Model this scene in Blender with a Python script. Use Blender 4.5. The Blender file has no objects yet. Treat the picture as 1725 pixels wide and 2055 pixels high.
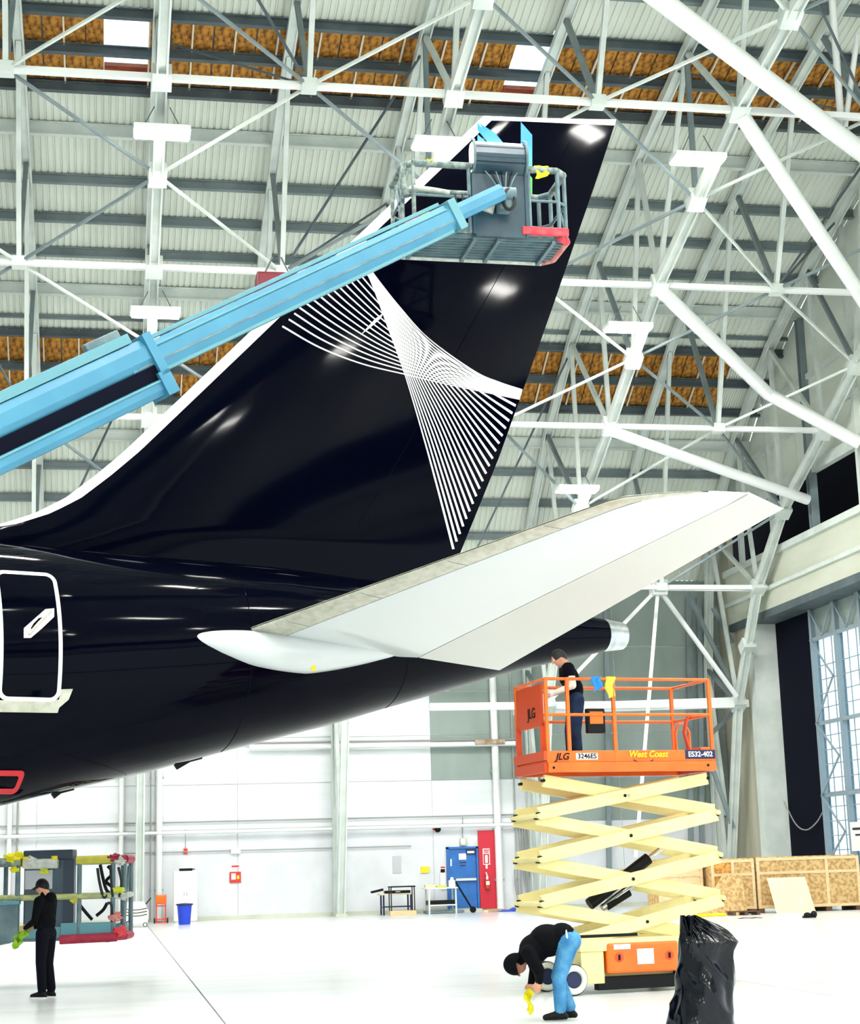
import bpy, bmesh, math, random
from math import sin, cos, tan, atan, atan2, radians, pi, sqrt
from mathutils import Vector as V, Matrix, noise

random.seed(7)
S = bpy.context.scene
COL = S.collection

# ------------------------------------------------------------------ camera
W, H, F = 1725.0, 2055.0, 3400.0
PITCH, ROLL, YAW = radians(11.9), atan(.029), radians(10.8)
CP = V((0, 0, 1.7))
FW = V((sin(YAW)*cos(PITCH), cos(YAW)*cos(PITCH), sin(PITCH)))
R0 = V((cos(YAW), -sin(YAW), 0)); U0 = R0.cross(FW)
RT = R0*cos(ROLL) - U0*sin(ROLL)
UP = R0*sin(ROLL) + U0*cos(ROLL)
FW0 = V((sin(YAW), cos(YAW), 0))
cam = bpy.data.cameras.new('camera'); camo = bpy.data.objects.new('camera', cam); COL.objects.link(camo)
cam.sensor_fit = 'VERTICAL'; cam.sensor_height = 24; cam.lens = F/H*24; cam.clip_end = 500
camo.matrix_world = Matrix(((RT.x, UP.x, -FW.x, CP.x), (RT.y, UP.y, -FW.y, CP.y), (RT.z, UP.z, -FW.z, CP.z), (0, 0, 0, 1)))
S.camera = camo

# ------------------------------------------------------------------ sky, exposure
wd = bpy.data.worlds.new('sky'); S.world = wd; wd.use_nodes = True
wd.node_tree.nodes['Background'].inputs[0].default_value = (.86, .95, 1.0, 1)
wd.node_tree.nodes['Background'].inputs[1].default_value = 2.4
S.view_settings.view_transform = 'Standard'; S.view_settings.look = 'None'
S.view_settings.exposure = -0.1; S.view_settings.gamma = 1; S.view_settings.use_curve_mapping = False
LAMP = 240.0
S.cycles.max_bounces = 7; S.cycles.diffuse_bounces = 3; S.cycles.glossy_bounces = 2; S.cycles.transparent_max_bounces = 6; S.cycles.caustics_reflective = False; S.cycles.caustics_refractive = False

# ------------------------------------------------------------------ measuring helpers
def ray(x, y): return RT*((x-W/2)/F) + UP*((H/2-y)/F) + FW
def onZ(x, y, z=0.): d = ray(x, y); return CP + d*((z-CP.z)/d.z)
def onX(x, y, X): d = ray(x, y); return CP + d*((X-CP.x)/d.x)
def onY(x, y, Y): d = ray(x, y); return CP + d*((Y-CP.y)/d.y)
def atD(x, y, t): return CP + ray(x, y)*t
def onP(x, y, o, n): d = ray(x, y); return CP + d*((o-CP).dot(n)/d.dot(n))

# ------------------------------------------------------------------ materials
def lin(c):
    c = c/255.; return c/12.92 if c <= .04045 else ((c+.055)/1.055)**2.4
def rgb(c): return (lin(c[0]), lin(c[1]), lin(c[2]), 1)
M = {}
def mat(name, c, rough=.5, metal=0., spec=.5, c2=None, scale=4., stretch=(1, 1, 1), bump=0., bscale=None, coat=0., emit=None, detail=4., lo=.35, hi=.7):
    m = bpy.data.materials.new(name); m.use_nodes = True; nt = m.node_tree
    b = nt.nodes['Principled BSDF']; b.inputs['Base Color'].default_value = rgb(c)
    b.inputs['Roughness'].default_value = rough; b.inputs['Metallic'].default_value = metal
    b.inputs['Specular IOR Level'].default_value = spec
    if coat: b.inputs['Coat Weight'].default_value = coat; b.inputs['Coat Roughness'].default_value = .03
    if emit: b.inputs['Emission Color'].default_value = rgb(emit[0]); b.inputs['Emission Strength'].default_value = emit[1]
    if c2 or bump:
        tc = nt.nodes.new('ShaderNodeTexCoord'); mp = nt.nodes.new('ShaderNodeMapping'); mp.inputs['Scale'].default_value = stretch
        nt.links.new(tc.outputs['Object'], mp.inputs[0])
    if c2:
        n = nt.nodes.new('ShaderNodeTexNoise'); n.inputs['Scale'].default_value = scale; n.inputs['Detail'].default_value = detail
        nt.links.new(mp.outputs[0], n.inputs['Vector'])
        r = nt.nodes.new('ShaderNodeValToRGB'); r.color_ramp.elements[0].position = lo; r.color_ramp.elements[1].position = hi
        r.color_ramp.elements[0].color = rgb(c); r.color_ramp.elements[1].color = rgb(c2)
        nt.links.new(n.outputs['Fac'], r.inputs[0]); nt.links.new(r.outputs[0], b.inputs['Base Color'])
    if bump:
        n2 = nt.nodes.new('ShaderNodeTexNoise'); n2.inputs['Scale'].default_value = bscale or scale*3; n2.inputs['Detail'].default_value = 6
        nt.links.new(mp.outputs[0], n2.inputs['Vector'])
        bp = nt.nodes.new('ShaderNodeBump'); bp.inputs['Strength'].default_value = bump; bp.inputs['Distance'].default_value = .02
        nt.links.new(n2.outputs['Fac'], bp.inputs['Height']); nt.links.new(bp.outputs[0], b.inputs['Normal'])
    M[name] = m; return m

mat('floor', (232, 236, 236), .22, spec=.5, c2=(214, 220, 222), scale=.35, stretch=(.35, 2.2, 1), bump=.02, bscale=1.2)
mat('joint', (120, 124, 124), .8)
mat('deck', (226, 233, 222), .6, c2=(206, 214, 200), scale=.9, stretch=(3, .5, 1), lo=.3, hi=.75)
mat('steel_white', (218, 226, 220), .45, c2=(196, 207, 200), scale=1.3)
mat('steel_grey', (128, 142, 144), .5, c2=(108, 122, 126), scale=1.2)
mat('steel_dark', (70, 82, 88), .5, c2=(92, 104, 108), scale=1.2)
mat('insulation', (200, 140, 52), .9, c2=(104, 62, 20), scale=4.5, stretch=(1, 1.7, 1), bump=.6, bscale=9, detail=8, lo=.38, hi=.66)
mat('insulation_red', (122, 44, 18), .9, c2=(150, 66, 24), scale=3)
mat('batten', (226, 214, 190), .7)
mat('wall_white', (236, 240, 242), .5, c2=(218, 224, 226), scale=.5, stretch=(.3, .3, 2.5))
mat('wall_low', (222, 226, 230), .5, c2=(206, 210, 214), scale=.8)
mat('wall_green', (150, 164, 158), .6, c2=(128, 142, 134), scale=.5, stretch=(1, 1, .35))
mat('wall_beige', (196, 194, 176), .6, c2=(168, 164, 140), scale=.7, stretch=(2, 2, .3))
mat('pipe_white', (232, 236, 234), .35)
mat('pipe_grey', (150, 152, 148), .5)
mat('rust', (150, 110, 66), .7, c2=(210, 206, 196), scale=3)
mat('black_curtain', (4, 7, 24), .8, spec=.1)
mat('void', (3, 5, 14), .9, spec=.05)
mat('beam_beige', (206, 210, 194), .5, c2=(186, 190, 172), scale=.8, stretch=(1, .3, 1))
mat('door_grey', (120, 132, 136), .45)
mat('mullion', (136, 152, 160), .4)
mat('paint_black', (2, 3, 14), .06, spec=.055, bump=.012, bscale=2.5)
mat('paint_black2', (2, 3, 10), .1, spec=.05)
mat('paint_white', (246, 247, 246), .35)
mat('stab', (205, 212, 212), .1, spec=.7)
mat('elevator', (206, 209, 202), .16, spec=.6)
mat('edge_metal', (196, 196, 182), .35, .25, c2=(170, 170, 152), scale=2.5, stretch=(3, 3, 3))
mat('edge_dark', (120, 132, 128), .4)
mat('steel', (200, 204, 206), .25, .9, c2=(150, 156, 160), scale=6)
mat('red_ring', (196, 24, 40), .4)
mat('decal_white', (250, 250, 250), .4)
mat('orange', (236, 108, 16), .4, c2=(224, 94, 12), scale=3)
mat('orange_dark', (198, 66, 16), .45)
mat('cream', (236, 224, 158), .45, c2=(224, 210, 140), scale=2)
mat('black', (8, 8, 10), .5, spec=.2)
mat('rubber', (30, 32, 36), .7)
mat('rim', (214, 222, 214), .5)
mat('chrome', (210, 214, 218), .15, 1.)
mat('boom_blue', (66, 138, 168), .4, c2=(56, 126, 158), scale=1.5)
mat('boom_pale', (92, 148, 160), .45)
mat('basket_grey', (82, 108, 118), .45, c2=(112, 134, 138), scale=5)
mat('basket_wrap', (150, 164, 158), .8, c2=(96, 110, 110), scale=9, lo=.4, hi=.6)
mat('console', (36, 60, 74), .3, c2=(48, 76, 90), scale=3)
mat('console_dark', (24, 44, 62), .4)
mat('foam_red', (214, 42, 60), .7, c2=(232, 84, 92), scale=8)
mat('foam_pink', (216, 150, 140), .8, c2=(190, 96, 92), scale=9)
mat('foam_yellow', (206, 198, 70), .8, c2=(176, 176, 84), scale=9)
mat('foam_white', (210, 214, 204), .8, c2=(170, 176, 168), scale=9)
mat('rag_wrap', (196, 200, 130), .8, c2=(150, 160, 120), scale=9)
mat('crimson', (150, 22, 52), .6, c2=(176, 40, 70), scale=7)
mat('heater_red', (104, 8, 28), .45)
mat('blue_door', (34, 112, 190), .4, c2=(22, 92, 166), scale=2)
mat('red_panel', (198, 24, 50), .45)
mat('cabinet', (246, 244, 234), .4)
mat('bin_blue', (20, 62, 196), .4)
mat('navy', (10, 24, 70), .5)
mat('cart_red', (222, 50, 36), .4)
mat('tan_top', (226, 214, 176), .5)
mat('yellow', (236, 214, 20), .6)
mat('rag_yellow', (238, 226, 30), .8)
mat('rag_lime', (170, 214, 60), .8, c2=(120, 176, 30), scale=20)
mat('rag_green', (206, 214, 70), .8)
mat('rag_blue', (36, 130, 200), .8)
mat('osb', (206, 172, 116), .8, c2=(170, 132, 78), scale=9, detail=8, lo=.42, hi=.6)
mat('osb_orange', (214, 158, 78), .8, c2=(178, 118, 48), scale=9, detail=8, lo=.42, hi=.6)
mat('lumber', (226, 200, 156), .7, c2=(210, 178, 128), scale=3, stretch=(1, 1, 6))
mat('plywood', (238, 222, 180), .6, c2=(228, 206, 158), scale=2, stretch=(6, 6, .6))
mat('pallet_dark', (90, 62, 44), .8)
mat('cloth_black', (5, 6, 10), .9, spec=.1)
mat('cloth_navy', (9, 10, 20), .9, spec=.1)
mat('jeans', (44, 104, 150), .9, c2=(84, 146, 186), scale=7, spec=.2)
mat('jeans_dark', (26, 40, 66), .9, c2=(40, 58, 88), scale=7, spec=.2)
mat('sleeve', (222, 222, 210), .9, spec=.2)
mat('skin', (206, 150, 120), .6)
mat('skin_dark', (150, 100, 76), .6)
mat('hair', (14, 12, 14), .6)
mat('shoe', (8, 9, 12), .6, spec=.2)
mat('sole', (222, 224, 226), .6)
mat('bag', (3, 5, 14), .13, spec=.3, bump=.25, bscale=5)
mat('lamp_body', (220, 222, 222), .5)
mat('paper', (244, 244, 242), .6)
mat('sign_red', (206, 40, 34), .5)
mat('sign_grey', (186, 190, 194), .6)
mat('glove', (226, 226, 220), .8)
lampm = mat('lamp_glow', (255, 255, 255), .5, emit=((255, 252, 246), LAMP))

def glass():
    m = bpy.data.materials.new('pane_glass'); m.use_nodes = True; nt = m.node_tree; nt.nodes.clear()
    o = nt.nodes.new('ShaderNodeOutputMaterial'); t = nt.nodes.new('ShaderNodeBsdfTransparent'); g = nt.nodes.new('ShaderNodeBsdfGlossy')
    t.inputs[0].default_value = (.90, .97, 1.0, 1); g.inputs['Roughness'].default_value = .1
    mx = nt.nodes.new('ShaderNodeMixShader'); mx.inputs[0].default_value = .05
    nt.links.new(t.outputs[0], mx.inputs[1]); nt.links.new(g.outputs[0], mx.inputs[2]); nt.links.new(mx.outputs[0], o.inputs[0]); M['pane'] = m
glass()
def logo_mat():
    m = mat('logo_blue', (20, 140, 220), .3); nt = m.node_tree
    tc = nt.nodes.new('ShaderNodeTexCoord'); sx = nt.nodes.new('ShaderNodeSeparateXYZ'); r = nt.nodes.new('ShaderNodeValToRGB')
    nt.links.new(tc.outputs['Generated'], sx.inputs[0]); nt.links.new(sx.outputs[2], r.inputs[0])
    r.color_ramp.elements[0].color = rgb((70, 190, 60)); r.color_ramp.elements[0].position = .35
    r.color_ramp.elements[1].color = rgb((24, 140, 226)); r.color_ramp.elements[1].position = .75
    nt.links.new(r.outputs[0], nt.nodes['Principled BSDF'].inputs['Base Color'])
logo_mat()

# ------------------------------------------------------------------ object helpers
XF = {}
def tag(o, label=None, cat=None, group=None, kind=None):
    if label: o['label'] = label
    if cat: o['category'] = cat
    if group: o['group'] = group
    if kind: o['kind'] = kind
    return o
def frame(o, ux, uz=V((0, 0, 1))):
    ux = ux.normalized(); uy = uz.cross(ux).normalized(); uz2 = ux.cross(uy)
    return Matrix(((ux.x, uy.x, uz2.x, o.x), (ux.y, uy.y, uz2.y, o.y), (ux.z, uy.z, uz2.z, o.z), (0, 0, 0, 1)))
def thing(name, label, cat, loc=(0, 0, 0), ux=V((1, 0, 0)), group=None, kind=None):
    o = bpy.data.objects.new(name, None); COL.objects.link(o); o.empty_display_size = .2
    m = frame(V(loc), V(ux)); o.matrix_world = m; XF[o.name] = m
    return tag(o, label, cat, group, kind)
def xf(o): return XF.get(o.name, Matrix.Identity(4))
def copy_tree(o, parent=None):
    c = o.copy(); COL.objects.link(c)
    if parent: c.parent = parent
    XF[c.name] = xf(o).copy()
    for ch in list(o.children): copy_tree(ch, c)
    return c
def place(o, loc, ux=None):
    m = frame(V(loc), V(ux) if ux is not None else V((1, 0, 0))); o.matrix_world = m; XF[o.name] = m

class MB:
    def __init__(s): s.v = []; s.f = []; s.sm = False
    def add(s, vs, fs):
        k = len(s.v); s.v += [V(p) for p in vs]; s.f += [tuple(i+k for i in f) for f in fs]; return s
    def box(s, c, d, R=None):
        c = V(c); hx, hy, hz = d[0]/2, d[1]/2, d[2]/2
        P = [V((x, y, z)) for z in (-hz, hz) for y in (-hy, hy) for x in (-hx, hx)]
        if R: P = [R @ p for p in P]
        return s.add([c+p for p in P], [(0, 2, 3, 1), (4, 5, 7, 6), (0, 1, 5, 4), (2, 6, 7, 3), (0, 4, 6, 2), (1, 3, 7, 5)])
    def bb(s, a, b):
        a, b = V(a), V(b); return s.box((a+b)/2, [abs(t) for t in (b-a)])
    def fr(s, p, q, up):
        d = (q-p).normalized(); x = d.cross(up)
        if x.length < 1e-4: x = d.cross(V((1, 0, 0)))
        x.normalize(); return d, x, x.cross(d)
    def bar(s, p, q, w, h, up=V((0, 0, 1)), off=(0, 0)):
        p, q = V(p), V(q); d, x, y = s.fr(p, q, up); o = x*off[0]+y*off[1]
        c = [o+x*a*w/2+y*b*h/2 for a, b in ((-1, -1), (1, -1), (1, 1), (-1, 1))]
        return s.add([p+t for t in c]+[q+t for t in c], [(3, 2, 1, 0), (4, 5, 6, 7), (0, 1, 5, 4), (1, 2, 6, 5), (2, 3, 7, 6), (3, 0, 4, 7)])
    def ibeam(s, p, q, w, h, t=.03, up=V((0, 0, 1))):
        s.bar(p, q, w, t, up, (0, h/2-t/2)); s.bar(p, q, w, t, up, (0, -h/2+t/2)); return s.bar(p, q, t, h-2*t, up)
    def tube(s, pts, r, n=10, caps=True, closed=False):
        pts = [V(p) for p in pts]; rs = r if isinstance(r, (list, tuple)) else [r]*len(pts); N = len(pts)
        k = len(s.v); prev = None
        for i, p in enumerate(pts):
            a = pts[(i-1) % N] if closed else pts[max(i-1, 0)]; b = pts[(i+1) % N] if closed else pts[min(i+1, N-1)]
            d = (b-a); d = d.normalized() if d.length > 1e-9 else V((0, 0, 1))
            if prev is None:
                x = d.cross(V((0, 0, 1)))
                if x.length < .05: x = d.cross(V((0, 1, 0)))
            else: x = prev - d*prev.dot(d)
            x.normalize(); prev = x; y = d.cross(x)
            for j in range(n): t = 2*pi*j/n; s.v.append(p+x*(rs[i]*cos(t))+y*(rs[i]*sin(t)))
        for i in range(N if closed else N-1):
            i2 = (i+1) % N
            for j in range(n): s.f.append((k+i*n+j, k+i*n+(j+1) % n, k+i2*n+(j+1) % n, k+i2*n+j))
        if caps and not closed:
            s.f.append(tuple(k+j for j in range(n))[::-1]); s.f.append(tuple(k+(N-1)*n+j for j in range(n)))
        return s
    def cyl(s, p, q, r, n=16, r2=None): return s.tube([p, q], [r, r if r2 is None else r2], n)
    def sph(s, c, r, n=12, m=8, R=None):
        c = V(c); r = (r, r, r) if isinstance(r, (int, float)) else r; k = len(s.v)
        for i in range(m+1):
            a = pi*i/m
            for j in range(n):
                t = 2*pi*j/n; p = V((r[0]*sin(a)*cos(t), r[1]*sin(a)*sin(t), r[2]*cos(a)))
                s.v.append(c+(R @ p if R else p))
        for i in range(m):
            for j in range(n): s.f.append((k+i*n+j, k+(i+1)*n+j, k+(i+1)*n+(j+1) % n, k+i*n+(j+1) % n))
        return s
    def cone(s, p, q, r1, r2, n=10):
        s.tube([p, q], [r1, r2], n); s.sph(p, r1, n, 6); return s.sph(q, r2, n, 6)
    def prism(s, poly, fn, t):
        # poly: 2d points, fn(u, v, w) -> point, t thickness along w
        n = len(poly); P = [fn(u, v, 0) for u, v in poly]+[fn(u, v, t) for u, v in poly]
        return s.add(P, [tuple(range(n))[::-1], tuple(range(n, 2*n))]+[(i, (i+1) % n, n+(i+1) % n, n+i) for i in range(n)])
    def grid(s, fn, nu, nv, cu=False):
        k = len(s.v)
        for i in range(nu+(0 if cu else 1)):
            for j in range(nv+1): s.v.append(V(fn(i/nu, j/nv)))
        m = nv+1
        for i in range(nu):
            i2 = (i+1) % nu if cu else i+1
            for j in range(nv): s.f.append((k+i*m+j, k+i2*m+j, k+i2*m+j+1, k+i*m+j+1))
        return s
    def solid(s, fn, t, nu, nv):
        # sheet of thickness: fn(u,v)->point, t vector offset
        t = V(t); k = len(s.v); m = nv+1; n = (nu+1)*m
        for o in (V((0, 0, 0)), t):
            for i in range(nu+1):
                for j in range(nv+1): s.v.append(V(fn(i/nu, j/nv))+o)
        for i in range(nu):
            for j in range(nv):
                a, b, c, d = k+i*m+j, k+(i+1)*m+j, k+(i+1)*m+j+1, k+i*m+j+1
                s.f.append((a, b, c, d)); s.f.append((d+n, c+n, b+n, a+n))
        for i in range(nu):
            for j in (0, nv): a, b = k+i*m+j, k+(i+1)*m+j; s.f.append((a, a+n, b+n, b))
        for j in range(nv):
            for i in (0, nu): a, b = k+i*m+j, k+i*m+j+1; s.f.append((a, b, b+n, a+n))
        return s
    def build(s, name, m, parent=None, smooth=False, bevel=0, world=False, kind=None, label=None):
        me = bpy.data.meshes.new(name); vs = s.v
        if world and parent: inv = xf(parent).inverted(); vs = [inv @ p for p in vs]
        me.from_pydata([tuple(p) for p in vs], [], s.f); me.update()
        bm = bmesh.new(); bm.from_mesh(me); bmesh.ops.remove_doubles(bm, verts=bm.verts, dist=1e-5) if smooth else None
        bmesh.ops.recalc_face_normals(bm, faces=bm.faces); bm.to_mesh(me); bm.free()
        if m: me.materials.append(M[m])
        o = bpy.data.objects.new(name, me); COL.objects.link(o)
        if parent: o.parent = parent
        if smooth:
            for p in me.polygons: p.use_smooth = True
            try: me.set_sharp_from_angle(angle=radians(50))
            except Exception: pass
        if bevel:
            b = o.modifiers.new('bevel', 'BEVEL'); b.width = bevel; b.segments = 2; b.limit_method = 'ANGLE'
        if kind: o['kind'] = kind
        if label: o['label'] = label
        return o
def text(name, body, size, m, parent, loc, ux, uz, extrude=.002, shear=0., sx=1.):
    c = bpy.data.curves.new(name, 'FONT'); c.body = body; c.size = size; c.extrude = extrude; c.align_x = 'CENTER'; c.align_y = 'CENTER'; c.shear = shear; c.offset = size*.018
    t = bpy.data.objects.new(name, c); me = bpy.data.meshes.new_from_object(t); bpy.data.objects.remove(t)
    me.materials.clear(); me.materials.append(M[m]); o = bpy.data.objects.new(name, me); COL.objects.link(o)
    ux = V(ux).normalized(); uz = V(uz).normalized(); n = ux.cross(uz)
    mt = Matrix(((ux.x*sx, uz.x, n.x, loc[0]), (ux.y*sx, uz.y, n.y, loc[1]), (ux.z*sx, uz.z, n.z, loc[2]), (0, 0, 0, 1)))
    o.parent = parent; o.matrix_local = mt if parent else mt
    return o
def lerp(a, b, t): return a+(b-a)*t
def pl(pts, x):
    if x <= pts[0][0]: return pts[0][1]
    for (a, b), (c, d) in zip(pts, pts[1:]):
        if x <= c: return b+(d-b)*(x-a)/(c-a)
    return pts[-1][1]
def crom(P, n):
    # smooth polyline through P
    P = [V(p) if len(p) == 3 else V((p[0], p[1], 0)) for p in P]; Q = [P[0]*2-P[1]]+P+[P[-1]*2-P[-2]]; out = []
    for i in range(1, len(Q)-2):
        a, b, c, d = Q[i-1:i+3]
        for k in range(n):
            t = k/n; out.append(.5*((b*2)+(c-a)*t+(a*2-b*5+c*4-d)*t*t+(b*3-a-c*3+d)*t**3))
    return out+[P[-1]]

# ================================================================== THE HANGAR
XE, YB, YF, XL = 25.3, 68.0, -20.0, -32.0      # end wall, back wall, front, far left end
ROOF = [(68, 13.4), (66, 15.9), (62, 19.2), (58, 21.6), (54, 23.2), (48, 25.2), (42, 26.5), (36, 27.4), (30, 27.9), (24, 28.0)]
ROOF = ROOF + [(48-y, z) for y, z in ROOF[-2::-1]]
INNER = [(66.6, 0), (64.2, 7.8), (61.3, 12), (58.3, 14.4), (54.2, 16.4), (48.3, 19.4), (40.8, 21.8), (33, 23.3), (24, 23.9)]
def roof_z(y):
    for (a, b), (c, d) in zip(ROOF, ROOF[1:]):
        if c <= y <= a: return d+(b-d)*(y-c)/(a-c)
    return 13.4
def roof_hit(x, y):
    d = ray(x, y); t = 1.0
    while t < 90:
        p = CP+d*t
        if p.z > roof_z(p.y) or p.y > YB: return p
        t += .02
    return p
XT = [-14.5, -6.7, 1.1, 8.75, 16.7, 24.5]      # arch trusses
XM = [-10.6, -2.8, 4.9, 12.7, 20.6]            # ribs midway

# ---- floor: cast slabs with recessed joints
fl = MB().bb((XL-.5, YF-30, -.3), (XE+12, YB+.5, -.03)).build('floor', 'joint', kind='structure')
tag(fl, 'glossy pale concrete hangar floor cast in large slabs', 'floor')
ja, jb = onZ(320, 1895), onZ(460, 2050)
jx = (ja.x+jb.x)/2
slab = None; PX, PYS = 7.6, 7.2
for i in range(-5, 6):
    for j in range(-3, 11):
        x0, y0 = jx+i*PX, 2.5+j*PYS
        if x0+PX < XL or x0 > XE+1 or y0 > YB: continue
        if slab is None:
            slab = MB().bb((.012, .012, -.03), (PX-.012, PYS-.012, 0)).build('floor_slab', 'floor', fl); o = slab
        else: o = slab.copy(); COL.objects.link(o); o.parent = fl
        o.location = (x0, y0, 0)

# ---- ceiling
cl = thing('ceiling', 'curved ribbed white metal hangar roof with exposed insulation bands and skylights', 'ceiling', kind='structure')
PYX = [10, 87, 165, 247, 350, 428, 497, 570, 632, 660, 727, 790, 860, 925, 990, 1060]
rows = [roof_hit(150, y) for y in PYX]
rows = [(p.y, roof_z(p.y)) for p in rows]
yy = rows[0][0]; front = []
while yy > 24: yy -= 2.1; front.append((yy, roof_z(yy)))
rows = front[::-1] + rows + [(68, 13.4)]
NF = len(front)
B1, B2 = (NF, NF+1), (NF+9, NF+10)
sk1 = (roof_hit(208, 70).x, roof_hit(300, 70).x); sk2 = (roof_hit(1026, 130).x, roof_hit(1112, 130).x)
b2end = roof_hit(1468, 730).x
def rowm(i, x, w, off=0., f0=0., f1=1.):
    a, b = V((x, rows[i][0], rows[i][1])), V((x, rows[i+1][0], rows[i+1][1]))
    p, q = a.lerp(b, f0), a.lerp(b, f1)
    ey = (q-p); L = ey.length; ey.normalize(); ex = V((1, 0, 0)); ez = ex.cross(ey)
    if ez.z < 0: ez = -ez
    p = p+ez*off
    return Matrix(((w, 0, 0, p.x), (0, ey.y*L, ez.y, p.y), (0, ey.z*L, ez.z, p.z), (0, 0, 0, 1)))
NR = 18; pm = MB()
prof = []
for k in range(NR):
    for u, z in ((0, 0), (.62, 0), (.7, .045), (.92, .045)): prof.append(((k+u)/NR, z))
prof.append((1, 0))
for u, z in prof: pm.v += [V((u, 0, z)), V((u, 1, z))]
pm.f = [(2*k, 2*k+1, 2*k+3, 2*k+2) for k in range(len(prof)-1)]
deck0 = pm.build('roof_panel', 'deck', cl); used = [False]
def dk(mx):
    o = deck0 if not used[0] else deck0.copy()
    if used[0]: COL.objects.link(o); o.parent = cl
    used[0] = True; o.matrix_world = mx
ins0 = MB().solid(lambda u, v: (u, v, .10-.07*sin(pi*u)*sin(pi*min(1, v*1.0))), (0, 0, .12), 6, 4).build('insulation_batt', 'insulation', cl, smooth=True); iu = [False]
bat0 = MB().bb((-.5, 0, -.06), (.5, 1, .02)).build('batten', 'batten', cl); bu = [False]
def inst(o0, flag, mx):
    o = o0
    if flag[0]: o = o0.copy(); COL.objects.link(o); o.parent = cl
    flag[0] = True; o.matrix_world = mx; return o
SKY = []
def cuts(a, b): return [(s0, s1) for s0, s1 in (sk1, sk2) if s0 < b and s1 > a]
shell = MB()
for i in range(len(rows)-1):
    band = 1 if i in B1 else 2 if i in B2 else 0
    # outer shell keeps the daylight out except over the skylights
    segs = [(XL, XE)] if band != 1 else [(XL, sk1[0]), (sk1[1], sk2[0]), (sk2[1], XE)]
    for a, b in segs:
        m = rowm(i, a, b-a, .2); shell.add([m @ V(p) for p in ((0, 0, 0), (1, 0, 0), (1, 1, 0), (0, 1, 0), (0, 0, .05), (1, 0, .05), (1, 1, .05), (0, 1, .05))], [(0, 1, 2, 3), (4, 5, 6, 7), (0, 1, 5, 4), (1, 2, 6, 5), (2, 3, 7, 6), (3, 0, 4, 7)])
    xs = [XL, -24, -18.5] + sorted(XT+XM) + [XE]
    if rows[i][0] < 33: xs = [XL, -10.6, 8.75, XE]
    if not band:
        for a, b in zip(xs, xs[1:]): dk(rowm(i, a+.01, b-a-.02))
    else:
        x = -9.0 if band == 1 else -7.5; xend = XE-.1 if band == 1 else b2end; n = 0
        if True: dk(rowm(i, XL, x-XL))
        if band == 2: dk(rowm(i, xend, XE-xend))
        while x < xend-.1:
            w = min(.62, xend-x); hit = cuts(x+.05, x+w-.05) if band == 1 else []
            if hit:
                s0, s1 = hit[0]
                if x < s0-.06: inst(ins0, iu, rowm(i, x+.01, s0-x-.02))
                if i == B1[0]: SKY.append((i, s0, s1, 0, 1))
                else:
                    SKY.append((i, s0, s1, 0, .55))
                    o = inst(ins0, iu, rowm(i, s0+.01, s1-s0-.02, 0, .57, 1)); o.data = o.data.copy(); o.data.materials[0] = M['insulation_red']
                x = s1; n = 0
                inst(bat0, bu, rowm(i, x, .05)); continue
            inst(ins0, iu, rowm(i, x+.025, w-.05))
            n += 1; x += w
            if n % 2 == 0: inst(bat0, bu, rowm(i, x, .05))
cl2 = shell.build('roof_shell', 'steel_grey', cl)
for i, s0, s1, f0, f1 in SKY:
    m = rowm(i, s0, s1-s0, .05, f0, f1)
    b = MB().bb((.02, .01, 0), (.98, .99, .02)); b.v = [m @ p for p in b.v]; b.build('skylight_pane', 'pane', cl)
# purlins
light_rows = {NF+3, NF+7, NF+12}
for i, (y, z) in enumerate(rows[:-1]):
    if y < 30: continue
    h = .42 if i in light_rows else .3
    if i == NF+8: h = .14
    c = V((0, y, z-h/2-.02)); a, b = V((XL, c.y, c.z)), V((XE, c.y, c.z))
    MB().ibeam(a, b, .2 if h > .2 else .1, h, .03).build('purlin', 'steel_white' if i in light_rows else 'steel_dark' if i in (NF, NF+1, NF+2, NF+9, NF+10, NF+11) else 'steel_grey', cl)
# front half of the roof, over and behind the viewer
fr = MB(); n = 24
fr.solid(lambda u, v: (lerp(XL, XE, u), lerp(24, YF, v), roof_z(lerp(24, YF, v))), (0, 0, .15), 2, n)
fr.build('roof_panel', 'deck', cl)

# ---- walls
ROWZ = [0, 3.45, 5.2, 7.0, 8.8, 10.6, 13.4]
wb = MB().bb((XL, YB, 0), (XE, YB+.3, 13.4)).build('wall_back', 'wall_white', kind='structure')
tag(wb, 'long white panelled back wall of the hangar', 'wall')
xs = [XL, -22.3, -14.5, -6.7, -2.8, 1.1, 4.9, 8.75, 12.7, 16.7, 20.6, XE]
for a, b in zip(xs, xs[1:]):
    for z0, z1 in zip(ROWZ, ROWZ[1:]):
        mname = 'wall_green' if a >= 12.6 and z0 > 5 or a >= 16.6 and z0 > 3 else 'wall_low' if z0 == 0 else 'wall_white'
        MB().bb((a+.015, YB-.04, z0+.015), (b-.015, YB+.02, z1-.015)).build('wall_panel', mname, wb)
MB().bb((XL, YB-.1, 0), (XE, YB-.03, .16)).build('skirting', 'beam_beige', wb)
wf = MB().bb((XL, YF-.3, 8.0), (XE, YF, 14)).build('wall_front', 'wall_white', kind='structure')
tag(wf, 'header wall above the open front of the hangar', 'wall')
wl = MB(); 
poly = [(68, 0)]+ROOF+[(-20, 0)]
wl.prism(poly, lambda u, v, w: V((XL-w, u, v)), .3); wl.build('wall_left', 'wall_white', kind='structure')
tag(bpy.data.objects['wall_left'], 'far end wall of the hangar beyond the aircraft nose', 'wall')

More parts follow.
